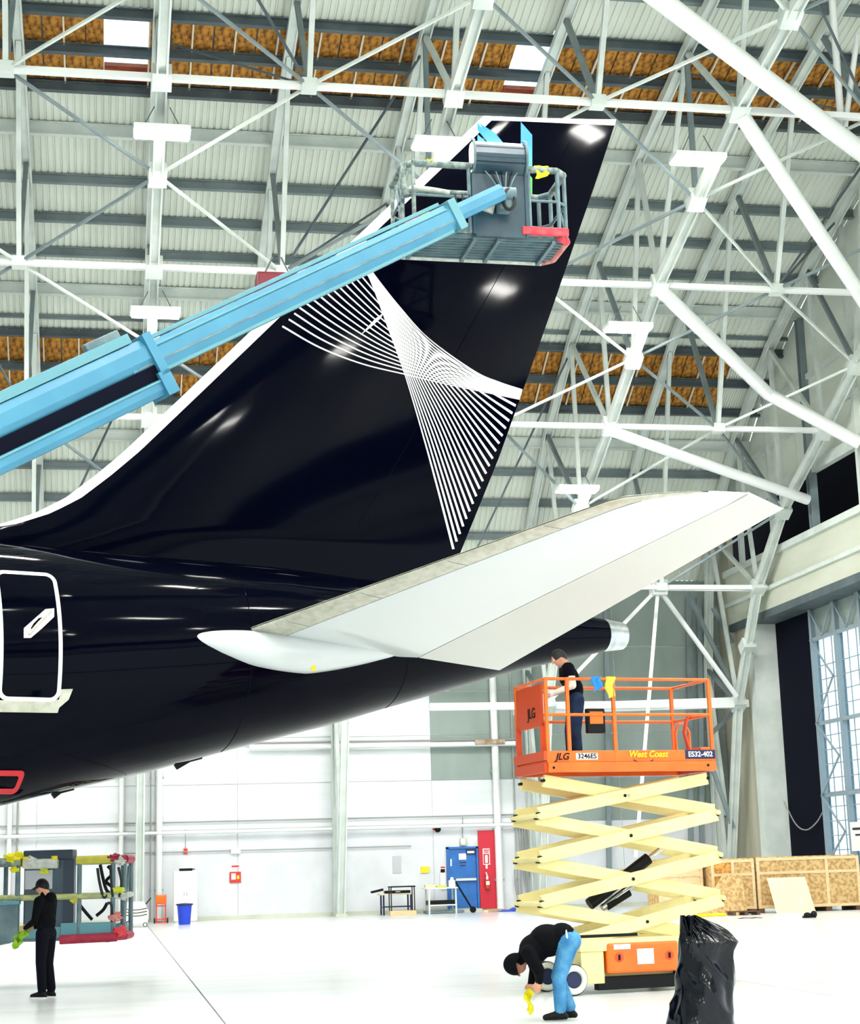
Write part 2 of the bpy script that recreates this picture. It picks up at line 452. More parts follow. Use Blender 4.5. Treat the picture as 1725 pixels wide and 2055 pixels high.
# ---- end wall on the right: gable, header, curtain, glazed door
wr = thing('wall_right', 'end wall with pale ribbed gable panels above the big glazed hangar door', 'wall', (XE, YB, 0), kind='structure')
gpoly = [p for p in ROOF if p[0] > 30]
ys = [68, 66, 63.5, 61, 58.5, 56, 53.5, 51, 48, 45, 42, 39, 36, 30, 24, 12, 0, -20]
for a, b in zip(ys, ys[1:]):
    z0 = 15.9
    if roof_z(a) < z0+.05 and roof_z(b) < z0+.05: continue
    MB().prism([(a-.01, min(z0, roof_z(a)-.02)), (a-.01, roof_z(a)), (b+.01, roof_z(b)), (b+.01, z0)], lambda u, v, w: V((XE+w, u, v)), .12).build('gable_panel', 'deck', wr, world=True)
MB().bb((XE, 66.4, 0), (XE+.25, 68, 15.9)).build('wall_panel', 'wall_beige', wr, world=True)
MB().bb((XE-.12, 64.0, 0), (XE+.2, 66.4, 11.2)).build('wall_panel', 'wall_beige', wr, world=True)
MB().bb((XE-.25, 63.6, 0), (XE+1.2, 64.2, 11.2)).build('door_jamb', 'steel_white', wr, world=True)
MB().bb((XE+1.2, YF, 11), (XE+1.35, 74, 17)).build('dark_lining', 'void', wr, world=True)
MB().bb((XE+.05, YF, 13.15), (XE+1.2, 66, 13.3)).build('header_flange', 'beam_beige', wr, world=True)
MB().bb((XE-.3, YF, 11.2), (XE+.05, 66, 13.3)).build('header_beam', 'beam_beige', wr, world=True)
MB().bb((XE-.45, YF, 13.15), (XE+.3, 66, 13.4)).build('header_flange', 'steel_white', wr, world=True)
MB().bb((XE-.42, YF, 11.9), (XE-.3, 66, 12.05)).build('header_rib', 'steel_white', wr, world=True)
MB().bb((XE-.3, YF, 10.9), (XE+1.3, 66, 11.2)).build('header_soffit', 'steel_dark', wr, world=True)
MB().bb((XE-.15, YF, 15.55), (XE+.1, 66.5, 15.95)).build('gable_beam', 'steel_white', wr, world=True)
for y in (57.1, 49, 41): MB().ibeam((XE-.1, y, 13.3), (XE-.1, y, 21.5 if y > 50 else 24), .3, .3, .04, V((0, 1, 0))).build('gable_post', 'steel_grey', wr, world=True)
for y in (64.5, 61, 53): MB().bar((XE-.1, y, 13.3), (XE-.1, y, roof_z(y)), .2, .2).build('gable_post', 'steel_white', wr, world=True)
for z in (17.5, 19.2): MB().bar((XE-.05, 66, z), (XE-.05, 40, z), .12, .2).build('girt', 'steel_white', wr, world=True)

MB().bb((XE+.75, 59.9, 0), (XE+.85, 63.7, 11.2)).build('curtain', 'black_curtain', wr, world=True, label='black curtain beside the glazed door')
pw = [(XE+.6, 63.6, 3.9), (XE+.6, 62.6, 3.0), (XE+.6, 61.6, 2.75), (XE+.6, 60.6, 3.0), (XE+.6, 59.9, 3.4)]
MB().tube(crom(pw, 5), .025, 6).build('cable', 'pipe_grey', wr, world=True)

dr = thing('window_1', 'tall glazed sliding hangar door with steel mullions and small panes', 'window', (XE+.8, 56, 0), kind='structure')
XD = XE+.8; BAY = 2.15; y1 = 59.9; NB = 5
for k in range(NB+1):
    y = y1-k*BAY
    MB().ibeam((XD-.05, y, 0), (XD-.05, y, 10.9), .18, .3, .03, V((1, 0, 0))).build('mullion', 'mullion', dr, world=True)
ZR = [1.45+.52*i for i in range(16)]
for k in range(NB):
    for z in (1.35, 3.95, 6.6, 9.75):
        MB().bar((XD-.12, y1-k*BAY-.1, z), (XD-.12, y1-(k+1)*BAY+.1, z), .12, .14).build('transom', 'mullion', dr, world=True)
    for z in ZR[1:-1]:
        MB().bar((XD, y1-k*BAY-.1, z), (XD, y1-(k+1)*BAY+.1, z), .04, .035).build('glazing_bar', 'mullion', dr, world=True)
    for q in (1, 2):
        y = y1-(k+q/3)*BAY; MB().bar((XD, y, 1.4), (XD, y, 9.7), .04, .035).build('glazing_bar', 'mullion', dr, world=True)
    MB().bb((XD-.02, y1-k*BAY-.1, 9.8), (XD+.05, y1-(k+1)*BAY+.1, 10.9)).build('door_panel', 'wall_green', dr, world=True)
    MB().bb((XD-.02, y1-k*BAY-.1, 0), (XD+.05, y1-(k+1)*BAY+.1, 1.3)).build('door_panel', 'wall_white', dr, world=True)
    ya, yb2 = y1-k*BAY-.05, y1-(k+1)*BAY+.05
    MB().bar((XD-.2, ya, 10.9), (XD-.2, (ya+yb2)/2, 9.8), .06, .08).build('brace', 'mullion', dr, world=True)
    MB().bar((XD-.2, (ya+yb2)/2, 9.8), (XD-.2, yb2, 10.9), .06, .08).build('brace', 'mullion', dr, world=True)
pane0 = None
for k in range(NB):
    for q in range(3):
        for z0, z1 in zip(ZR, ZR[1:]+[9.7]):
            if pane0 is None: pane0 = MB().bb((-.006, -.33, .02), (.006, .33, .50)).build('pane', 'pane', dr); o = pane0
            else: o = pane0.copy(); COL.objects.link(o); o.parent = dr
            o.location = xf(dr).inverted() @ V((XD, y1-(k+(q+.5)/3)*BAY, z0))
zs = [1.4, 2.6, 3.95, 5.3, 6.6, 8.2, 9.75]
for i, (a, b) in enumerate(zip(zs, zs[1:])):
    p, q = (59.85, 58.0) if i % 2 == 0 else (58.0, 59.85)
    MB().bar((XD-.25, p, a), (XD-.25, q, b), .05, .07).build('brace', 'mullion', dr, world=True)
sg = MB().bb((XD-.5, 57.0, 1.9), (XD-.46, 55.6, 2.9)).build('wall_sign', 'paper'); tag(sg, 'white notice board at the foot of the glazed hangar door', 'sign')
MB().bb((XD-.51, 56.8, 2.62), (XD-.5, 55.85, 2.7)).build('print_line', 'rubber', sg); MB().bb((XD-.51, 56.6, 2.42), (XD-.5, 56.1, 2.48)).build('print_line', 'rubber', sg)

# ---- arch trusses
def innerpt(y):
    for (a, b), (c, d) in zip(INNER, INNER[1:]):
        if c <= y <= a: return V((0, y, d+(b-d)*(y-c)/(a-c) if a != c else b))
ST = [V((0, y, z)) for y, z in ((64.2, 7.8), (61.3, 12), (54.2, 16.4), (48.3, 19.4), (40.8, 21.8), (33, 23.3), (24, 23.9))]
MID = [V((0, y, z)) for y, z in ((62.8, 9.9), (58.3, 14.4), (51.2, 17.9), (44.5, 20.7), (37, 22.6), (28.5, 23.7))]
OUT = [V((0, 67.5, 0)), V((0, 67.4, 9.5))]+[V((0, y, roof_z(y)-.55)) for y in (66.2, 62.5, 58.5, 54.5, 49.5, 44.5, 39, 33, 24)]
tr = thing('roof_truss', 'white steel arch truss', 'truss', (0, 0, 0), kind='structure')
IN = [V((0, y, z)) for y, z in INNER]
m = MB()
for a, b in zip(IN, IN[1:]): m.ibeam(a-(b-a).normalized()*.1, b+(b-a).normalized()*.1, .3, .3, .05, V((1, 0, 0)))
m.build('chord', 'steel_white', tr)
m = MB()
for a, b in zip(OUT, OUT[1:]): m.ibeam(a, b, .3, .3, .04, V((1, 0, 0)))
m.build('top_chord', 'steel_white', tr)
def near_out(p, fwd):
    best = None
    for o in OUT[1:]:
        if (o-p).length < (best-p).length if best else True: best = o
    return best
webs = [(IN[0]+V((0, -.3, 3.5)), OUT[1]), (ST[0], OUT[1]), (ST[0], OUT[2]), (ST[1], OUT[2]), (ST[1], OUT[3]), (MID[1], OUT[3]), (MID[1], OUT[4]), (ST[2], OUT[4]), (ST[2], OUT[5]), (MID[2], OUT[5]), (MID[2], OUT[6]), (ST[3], OUT[6]), (ST[3], OUT[7]), (MID[3], OUT[7]), (ST[4], OUT[7]), (ST[4], OUT[8]), (MID[4], OUT[8]), (ST[5], OUT[8]), (ST[5], OUT[9]), (IN[0]+V((0, 0, .4)), OUT[1])]
for i, (a, b) in enumerate(webs): MB().bar(a, b, .14, .14, V((1, 0, 0))).build('web_member', 'steel_grey' if i % 4 == 1 else 'steel_white', tr)  # a few webs in grey: shadow side of the white steel put into colour
for p in ST[:6]+MID[:5]:
    MB().box(p, (.5, .55, .45), Matrix.Rotation(-.5, 3, 'X')).build('gusset_plate', 'steel_white', tr)
MB().box((0, 66.6, .06), (.45, .6, .12)).build('base_plate', 'beam_beige', tr)
lab = ['white steel arch truss far to the side of the aircraft nose', 'white steel arch truss near the aircraft dorsal fin front', 'white steel arch truss whose leg stands beside the white cabinet', 'white steel arch truss passing behind the boom lift basket', 'white steel arch truss whose leg stands behind the scissor lift', 'white steel arch truss beside the glazed hangar door']
for k, X in enumerate(XT):
    o = tr if k == 0 else copy_tree(tr)
    place(o, (X, 0, 0)); o['label'] = lab[k]
# ribs midway between the trusses with zigzag posts down to the struts
rb = thing('roof_rib', 'grey steel roof rib with zigzag posts', 'truss', kind='structure')
m = MB(); RO = [V((0, y, roof_z(y)-.6)) for y in (67.4, 66, 62, 58, 54, 48, 42, 36, 30, 24)]
for a, b in zip(RO, RO[1:]): m.ibeam(a, b, .22, .3, .04, V((1, 0, 0)))
m.build('rib_beam', 'steel_white', rb)
for i in range(1, 6):
    p = ST[i]
    for dy in (-2.6, 2.6):
        y = min(67, p.y+dy); MB().bar(p, V((0, y, roof_z(y)-.6)), .16, .14, V((1, 0, 0))).build('post', 'steel_white' if dy < 0 else 'steel_grey', rb)
    MB().box(p, (.4, .4, .3)).build('node_plate', 'steel_white', rb)
rl = ['grey roof rib far to the side of the aircraft nose', 'grey roof rib at the left of the hanging lamps above the fin front', 'grey roof rib holding the dark red unit heater', 'grey roof rib behind the fin tip', 'grey roof rib nearest the glazed end wall']
for k, X in enumerate(XM):
    o = rb if k == 0 else copy_tree(rb)
    place(o, (X, 0, 0)); o['label'] = rl[k]
# long horizontal struts through the trusses
sl = ['lowest', 'second', 'third', 'fourth', 'fifth', 'topmost']
for i, p in enumerate(ST[:6]):
    if i == 0: a = V((12, p.y, p.z))
    else: a = V((-16, p.y, p.z))
    w = .28 if i == 0 else .17
    s = MB().bar(a, V((XE-.4, p.y, p.z)), w, w).build('roof_strut', 'pipe_white', kind='structure')
    tag(s, 'white horizontal roof strut, %s in height of those joining the trusses' % sl[i], 'strut')
# crossed bracing angles between ribs and truss nodes, one set a bay
XA = sorted(XT+XM)
for k, (a, b) in enumerate(zip(XA, XA[1:])):
    t = thing('roof_bracing', 'thin crossed steel bracing of one roof bay', 'bracing', (a, 40, 18), group='crossed bracing between roof trusses and ribs', kind='structure')
    rib_first = a in XM
    for i in range(1, 6):
        st = ST[i]; ms = [MID[i-1] if i > 0 else None, MID[i] if i < len(MID) else None]
        for j, mm in enumerate(ms):
            if mm is None or (i == 1 and j == 0): continue
            p = V((a if rib_first else b, st.y, st.z)); q = V((b if rib_first else a, mm.y, mm.z))
            MB().bar(p, q, .07, .08).build('brace', 'steel_grey' if (i+j+k) % 2 else 'steel_white', t, world=True)
            r = V((b if rib_first else a, mm.y+.8, roof_z(mm.y+.8)-.6))
            if (i+k) % 4 == 0: MB().bar(p, r, .06, .06).build('brace', 'steel_dark', t, world=True)
# big raking tubes from the truss to the end wall
def rake(label, pts, r):
    o = MB().tube(pts, r, 12).build('raking_strut', 'pipe_white', smooth=True, kind='structure'); tag(o, label, 'strut')
rake('fat white raking tube ending on the door header beam', [(16.75, 54.1, 16.2), onX(1620, 1003, 24.75)], .19)
p3 = onX(1540, 790, 22.0)
rake('fat white bent raking tube below the upper lamps', [(16.75, 48.2, 19.2), p3, onX(1725, 890, 24.9)], .23)
p2 = onX(1725, 592, 22.3); a2 = V((16.75, 40.8, 21.7))
rake('fat white raking tube starting at the band of insulation', [a2, p2, p2+(p2-a2).normalized()*3], .22)
a1, b1 = onY(1325, 0, 37), onY(1725, 303, 41.5); d1 = (b1-a1).normalized()
rake('thickest white raking tube crossing high under the roof', [a1-d1*5, b1+d1*3.5], .27)
MB_ = MB().tube([onY(1665, -60, 40), onY(1688, 260, 41.3)], .1, 10).build('hanger_post', 'pipe_white', smooth=True, kind='structure'); tag(MB_, 'white hanger post dropping to the thickest raking tube', 'post')
MB_ = MB().tube([onY(1720, 70, 40.5), onY(1695, 255, 41.2)], .08, 10).build('hanger_brace', 'pipe_white', smooth=True, kind='structure'); tag(MB_, 'white leaning brace above the thickest raking tube', 'brace')

# frame standing behind the tail: fan of braces below the stabiliser tip
t = thing('portal_frame', 'white portal bracing fanning out behind the aircraft tail cone', 'frame', (20.6, 64.2, 0), kind='structure')
nA = onY(1320, 1180, 63.0)
for q in ((1085, 1425), (1275, 1720), (1478, 1398)):
    MB().bar(nA, onY(q[0], q[1], 63.4), .14, .14).build('brace', 'pipe_white', t, world=True)
MB().bar(nA, onY(1512, 1182, 61.6), .2, .2).build('brace', 'pipe_white', t, world=True)
MB().box(nA, (.6, .5, .6)).build('gusset_plate', 'pipe_white', t, world=True)
MB().bar(onY(1030, 1425, 64.6), onY(1480, 1410, 64.2), .42, .4).build('tie_beam', 'pipe_white', t, world=True)
for a, b in (((1380, 1190), (1475, 1390)), ((1470, 1290), (1430, 1220)), ((1425, 1530), (1470, 1660)), ((1478, 1420), (1425, 1475))):
    MB().bar(onY(*a, 65.6), onY(*b, 65.6), .14, .16).build('brace', 'steel_grey', t, world=True)
for x in (1215, 1380, 1402): MB().bar(onY(x, 1200, 67.6), onY(x+8, 1830, 67.6), .14, .2).build('post', 'steel_grey', t, world=True)

# ---- lamps hanging under the truss chords
def lamp(X, Y, Z, label):
    t = thing('hanging_lamp', label, 'lamp', (X, Y, Z), group='hanging high bay lamps')
    MB().bb((-.74, -.34, 0), (.74, .34, .14)).build('housing', 'lamp_body', t, bevel=.02)
    MB().bb((-.7, -.3, -.05), (.7, .3, 0)).build('diffuser', 'lamp_glow', t)
    for s_ in (-.5, .5): MB().cyl((s_, 0, .14), (s_*.4, 0, .75), .015, 6).build('hanger_rod', 'steel_dark', t)
LP = [(325, 268, 43.6, 'bright hanging lamp above the blue boom, upper one of its truss'), (312, 630, 50.6, 'bright hanging lamp just above the blue boom, lower one of its truss'),
      (1400, 322, 43.4, 'bright hanging lamp to the right of the fin tip, uppermost of its truss'), (1260, 660, 50.2, 'bright hanging lamp beside the fin trailing edge, middle one of its truss'),
      (1158, 984, 56.9, 'bright hanging lamp just above the white stabiliser'), (882, 292, 43.0, 'bright hanging lamp behind the top rail of the raised basket')]
for x, y, Y, lb in LP:
    Y = 34.
    while Y < 66:
        p = onY(x, y, Y)
        if p.z > innerpt(Y).z-.75: break
        Y += .05
    lamp(p.x, p.y, p.z, lb)
for X in (1.1, 8.75, 16.7, -6.7):
    for Y in (57, 50.4, 43.3, 32.5, 26, 19, 12, 4, -5, -13):
        if Y > 42 and X in (1.1, 16.7) or X == 8.75 and Y == 43.3 or X == 1.1 and Y > 55: continue
        z = (innerpt(Y) if Y >= 24 else innerpt(48-Y)).z - .95
        lamp(X, Y, z, 'hanging high bay lamp further along the hangar roof')
for X, Y, Z in ((18.3, 23.2, 20), (22.4, 17.3, 18), (21, 1.3, 20), (22, 9, 19)): lamp(X, Y, Z, 'hanging high bay lamp further along the hangar roof')

# ================================================================== THE AIRCRAFT
TH = radians(29)
AX = (R0*cos(TH) + FW0*sin(TH)).normalized()            # towards the tail
AL = V((AX.y, -AX.x, 0))                                # out of the near (left) side
AO = atD(65, 1350, 25.2); AO = V((AO.x, AO.y, 0))
def A3(a, l, z): return AO + AX*a + AL*l + V((0, 0, z))
def onL(x, y, l):
    p = onP(x, y, AO+AL*l, AL); return ((p-AO).dot(AX), p.z)
ac = thing('aircraft', 'black airliner tail with white patterned fin, glossy fuselage and white tailplane', 'aircraft', A3(0, 0, 0), AX)
# fuselage sections: a, z top, z bottom
TOP = [(-14, 6.66), (-.5, 6.64), (.46, 6.6), (1.8, 6.57), (3.84, 6.53), (5.5, 6.42), (8, 6.24), (10.26, 6.0)]
BOT = [(-14, 2.5), (-4, 2.5), (-.44, 2.77), (.67, 3.02), (1.75, 3.25), (3.47, 3.69), (4.86, 4.02), (5.77, 4.28), (7.09, 4.64), (8.49, 5.02), (10.26, 5.40)]
HWD = [(-14, 1.88), (-3, 1.88), (0, 1.78), (2, 1.6), (4, 1.36), (6, 1.05), (8, .7), (10.26, .31)]
def fus(a): zt, zb = pl(TOP, a), pl(BOT, a); return (zt+zb)/2, (zt-zb)/2, pl(HWD, a)
def fus_l(a, z):
    c, h, w = fus(a); t = max(0., 1-((z-c)/h)**2); return w*sqrt(t)
def fsec(u, v, a0=-14, a1=10.26):
    a = lerp(a0, a1, v); c, h, w = fus(a); t = 2*pi*u; return A3(a, w*sin(t), c-h*cos(t))
MB().grid(lambda u, v: fsec(u, v), 72, 120, cu=True).build('fuselage', 'paint_black', ac, smooth=True, world=True)
def cap(a): c, h, w = fus(a); return [A3(a, w*sin(2*pi*i/40), c-h*cos(2*pi*i/40)) for i in range(40)]
m = MB(); k = cap(-14); m.add(k, [tuple(range(40))]); m.build('fuselage_bulkhead', 'paint_black', ac, world=True)
# tail cone exhaust
m = MB(); c, h, w = fus(10.26)
m.grid(lambda u, v: A3(10.26+.42*v, (w*(1-.14*v))*sin(2*pi*u), 5.7+.0*v-(h*(1-.18*v))*cos(2*pi*u)), 32, 4, cu=True)
m.grid(lambda u, v: A3(10.68-.3*v, (w*.80)*sin(2*pi*u), 5.7-(h*.76)*cos(2*pi*u)), 32, 2, cu=True)
m.grid(lambda u, v: A3(10.68, w*lerp(.86, .80, v)*sin(2*pi*u), 5.7-h*lerp(.82, .76, v)*cos(2*pi*u)), 32, 1, cu=True)
m.build('exhaust_cone', 'steel', ac, smooth=True, world=True)
MB().add([A3(10.4, .25*sin(2*pi*i/24), 5.7-.23*cos(2*pi*i/24)) for i in range(24)], [tuple(range(24))]).build('exhaust_hole', 'void', ac, world=True)
# skin joints
for a in (2.9, -2.2, 5.8):
    MB().tube([A3(a, (w_+.002)*sin(t), c_-(h_+.002)*cos(t)) for (c_, h_, w_) in [fus(a)] for t in [pi*.05+pi*.9*i/40 for i in range(41)]], .006, 4).build('skin_joint', 'paint_black2', ac, world=True)

# fin: leading and trailing edge as height -> station
LEp = [(0, 1052), (70, 1030), (130, 1000), (190, 955), (250, 905), (350, 810), (450, 715), (560, 610), (700, 490), (800, 395), (900, 300), (962, 240)]
TEp = [(900, 1168), (925, 1105), (1000, 920), (1100, 640), (1200, 350), (1230, 258)]
LE = [(z, a) for a, z in [onL(x, y, 0) for x, y in LEp]]; TE = [(z, a) for a, z in [onL(x, y, 0) for x, y in TEp]]
LE = [(6.0, -4.5), (6.7, -1.6)]+LE; LE.sort(); TE = sorted(TE)
ZB0, ZL, ZR_ = 6.35, 15.20, 15.72
def pe(pts, x):
    if x > pts[-1][0]:
        (a, b), (c, d) = pts[-2:]; return d+(d-b)/(c-a)*(x-c)
    return pl(pts, x)
def finle(z): return pe(LE, z)
def finte(z):
    if z < TE[0][0]: return TE[0][1]+(TE[0][0]-z)*-.35
    return pe(TE, z)
def foil(t):   # half thickness shape, t 0..1 along chord
    return 2.6*(.2969*sqrt(max(t, 0))-.126*t-.3516*t*t+.2843*t**3-.1036*t**4)/.52
def finth(a, z):
    le, te = finle(z), finte(z); ch = te-le; t = min(1, max(0, (a-le)/ch))
    mx = min(.40, .052*ch)
    return mx*foil(t)+.004
LES = .22     # width of the bright leading edge strip
NV = 90
def fin_at(t, v, side, out=0.):
    z = ZB0+(lerp(ZL, ZR_, t)-ZB0)*v; le, te = finle(z), finte(z); a = le+(te-le)*t
    return A3(a, side*(finth(a, z)+out), z)
def ls(v):
    z = ZB0+(ZL-ZB0)*v; return min(.3, LES/(finte(z)-finle(z)))
m = MB()
for sd in (1, -1): m.grid(lambda u, v: fin_at(lerp(ls(v), 1, u), v, sd), 40, NV)
m.build('fin', 'paint_black', ac, smooth=True, world=True)
m = MB()
for sd in (1, -1): m.grid(lambda u, v: fin_at(ls(v)*u**1.6, v, sd, .004), 8, NV)
m.build('fin_leading_edge', 'paint_white', ac, smooth=True, world=True)
m = MB()
m.grid(lambda u, v: fin_at(u, 1, 1, .006) if v == 0 else fin_at(u, 1, -1, .006) if v == 1 else fin_at(u, 1.008, 0), 30, 2)
for sd in (1, -1): m.grid(lambda u, v: fin_at(u, 1-.007*v, sd, .006), 30, 1)
m.build('fin_tip_cap', 'paint_white', ac, smooth=True, world=True)
MB().tube([A3(finle(z)+(finte(z)-finle(z))*.70, finth(finle(z)+(finte(z)-finle(z))*.70, z)+.002, z) for z in [7.3+.3*i for i in range(27)]], .006, 4).build('rudder_gap', 'paint_black2', ac, world=True)

# fin decoration: two families of thin curves and the initial near the tip
def on_fin(x, y, out=.008):
    l = .2
    for _ in range(4): a, z = onL(x, y, l); l = finth(a, z)
    return (a, z, l+out)
def ribbon(mb, pts, w):
    P = [V((a, z, 0)) for a, z, l in pts]; N = len(P); k = len(mb.v)
    for i in range(N):
        d = (P[min(i+1, N-1)]-P[max(i-1, 0)]).normalized(); nrm = V((-d.y, d.x, 0))
        ww = w[0]+(w[1]-w[0])*(i/(N-1))**w[2]
        for s_ in (-1, 1):
            q = P[i]+nrm*(s_*ww/2); mb.v.append(A3(q.x, finth(q.x, q.y)+.008, q.y))
    for i in range(N-1): mb.f.append((k+2*i, k+2*i+2, k+2*i+3, k+2*i+1))
A0 = [(566, 655), (640, 697), (725, 730), (815, 752), (900, 772), (980, 789), (1042, 802)]
CN = [(712, 496), (745, 545), (800, 615), (860, 680), (950, 745), (1000, 768), (1047, 784)]
C0 = [(712, 496), (745, 570), (775, 650), (812, 752), (850, 880), (880, 990), (909, 1102)]
def blend(P, Q, t): return [(lerp(p[0], q[0], t), lerp(p[1], q[1], t)) for p, q in zip(P, Q)]
mb = MB(); NA = 15
for j in range(NA+1):
    c = crom(blend(A0, CN, (j/NA)**.9), 8); ribbon(mb, [on_fin(p.x, p.y) for p in c], (.034, .010, .8))
NBk = 21
for k in range(NBk+1):
    c = crom(blend(C0, CN, k/NBk), 8); ribbon(mb, [on_fin(p.x, p.y) for p in c], (.008, .050, 1.6))
mb.build('fin_pattern', 'decal_white', ac, world=True, label='white curved line pattern painted across the fin')
mb = MB()
for poly in ([(722, 673), (752, 640), (770, 627), (762, 640), (742, 658)],): mb.add([(lambda q: A3(q[0], q[2]+.006, q[1]))(on_fin(x, y)) for x, y in poly], [tuple(range(len(poly)))])
mb.build('masking_tape', 'paper', ac, world=True)
mb = MB(); lx, ly, lsc = 957, 245, 1.64
for poly in ([(0, 15), (14, 28), (14, 90), (0, 73)], [(0, 0), (22, 14), (67, 69), (67, 90), (0, 10)], [(53, 0), (67, 16), (67, 64), (53, 47)]):
    # subdivide so the flat print follows the curved skin
    if len(poly) == 5: quads = [[poly[0], poly[1], poly[2], poly[3]], [poly[0], poly[3], poly[4], poly[0]]]
    else: quads = [poly]
    for Q in quads:
        def fq(u, v):
            x = lerp(lerp(Q[0][0], Q[1][0], u), lerp(Q[3][0], Q[2][0], u), v); y = lerp(lerp(Q[0][1], Q[1][1], u), lerp(Q[3][1], Q[2][1], u), v)
            a, z, l = on_fin(lx+x*lsc, ly+y*lsc, .012); return A3(a, l, z)
        mb.grid(fq, 8, 12)
mb.build('fin_logo', 'logo_blue', ac, world=True, label='blue and green letter N near the fin tip')

# fuselage door, frame, scuff plate and handle
def skin(a, z, out): return A3(a, fus_l(a, z)+out, z)
def ring(a0, a1, z0, z1, r, n=8):
    pts = []
    for cx, cz, t0 in ((a1-r, z1-r, 0), (a0+r, z1-r, 90), (a0+r, z0+r, 180), (a1-r, z0+r, 270)):
        for i in range(n+1): t = radians(t0+90*i/n); pts.append((cx+r*cos(t), cz+r*sin(t)))
    return pts
def band(mb, outer, inner, out):
    n = len(outer); k = len(mb.v)
    # densify
    O, I = [], []
    for i in range(n):
        for t in [q/12 for q in range(12)]:
            O.append((lerp(outer[i][0], outer[(i+1) % n][0], t), lerp(outer[i][1], outer[(i+1) % n][1], t)))
            I.append((lerp(inner[i][0], inner[(i+1) % n][0], t), lerp(inner[i][1], inner[(i+1) % n][1], t)))
    n = len(O)
    for (a, z), (b, y) in zip(O, I): mb.v += [skin(a, z, out), skin(b, y, out), skin(a, z, -.01), skin(b, y, -.01)]
    for i in range(n):
        p, q = k+4*i, k+4*((i+1) % n); mb.f += [(p, q, q+1, p+1), (p, p+2, q+2, q), (p+1, q+1, q+3, p+3)]
d0, d1, dz0, dz1 = -.97, -.08, 4.12, 6.0
dd = MB().grid(lambda u, v: skin(lerp(d0+.05, d1-.05, u), lerp(dz0+.05, dz1-.05, v), .004), 8, 24).build('cabin_door', 'paint_black', ac, smooth=True, world=True)
XF[dd.name] = xf(ac)
mb = MB(); band(mb, ring(d0, d1, dz0, dz1, .15), ring(d0+.055, d1-.055, dz0+.055, dz1-.055, .10), .012); mb.build('door_frame', 'paint_white', dd, world=True)
hp = [(45, 1262), (92, 1222), (110, 1220), (108, 1238), (82, 1262), (58, 1282), (44, 1282)]
hq = [onL(x, y, 1.7) for x, y in hp]
MB().add([skin(a, z, .014) for a, z in hq], [tuple(range(len(hq)))]).build('handle_mask', 'paper', dd, world=True)
MB().tube([skin(*onL(x, y, 1.7), .03) for x, y in ((54, 1275), (75, 1252), (102, 1226))], .022, 8).build('door_handle', 'edge_metal', dd, world=True)
sp = [onL(x, y, 1.7) for x, y in ((-60, 1403), (0, 1406), (60, 1407), (118, 1404), (120, 1384), (145, 1383), (138, 1404), (120, 1420), (118, 1430), (0, 1429), (-60, 1428))]
MB().add([skin(a, z, .012) for a, z in sp], [tuple(range(len(sp)))]).build('scuff_plate', 'edge_metal', ac, world=True)
r0_, r1_ = onL(-30, 1592, 1.0), onL(46, 1548, 1.0)
mb = MB(); band(mb, ring(r0_[0], r1_[0], r0_[1], r1_[1], .07), ring(r0_[0]+.07, r1_[0]-.07, r0_[1]+.07, r1_[1]-.07, .03), .02); mb.build('red_port_frame', 'red_ring', ac, world=True)
for q in ((345, 405, 1556), (98, 148, 1606)):
    a0, a1 = onL(q[0], q[2], 0)[0], onL(q[1], q[2], 0)[0]; zb_ = lambda a: pl(BOT, a)
    MB().prism([(a0, zb_(a0)+.05), (a1, zb_(a1)+.05), (a1, zb_(a1)-.02), (a1-.2, zb_(a1)-.07), (a0+.08, zb_(a0)-.06)], lambda u, v, w: A3(u, w-.02, v), .04).build('antenna_blade', 'black', ac, world=True)

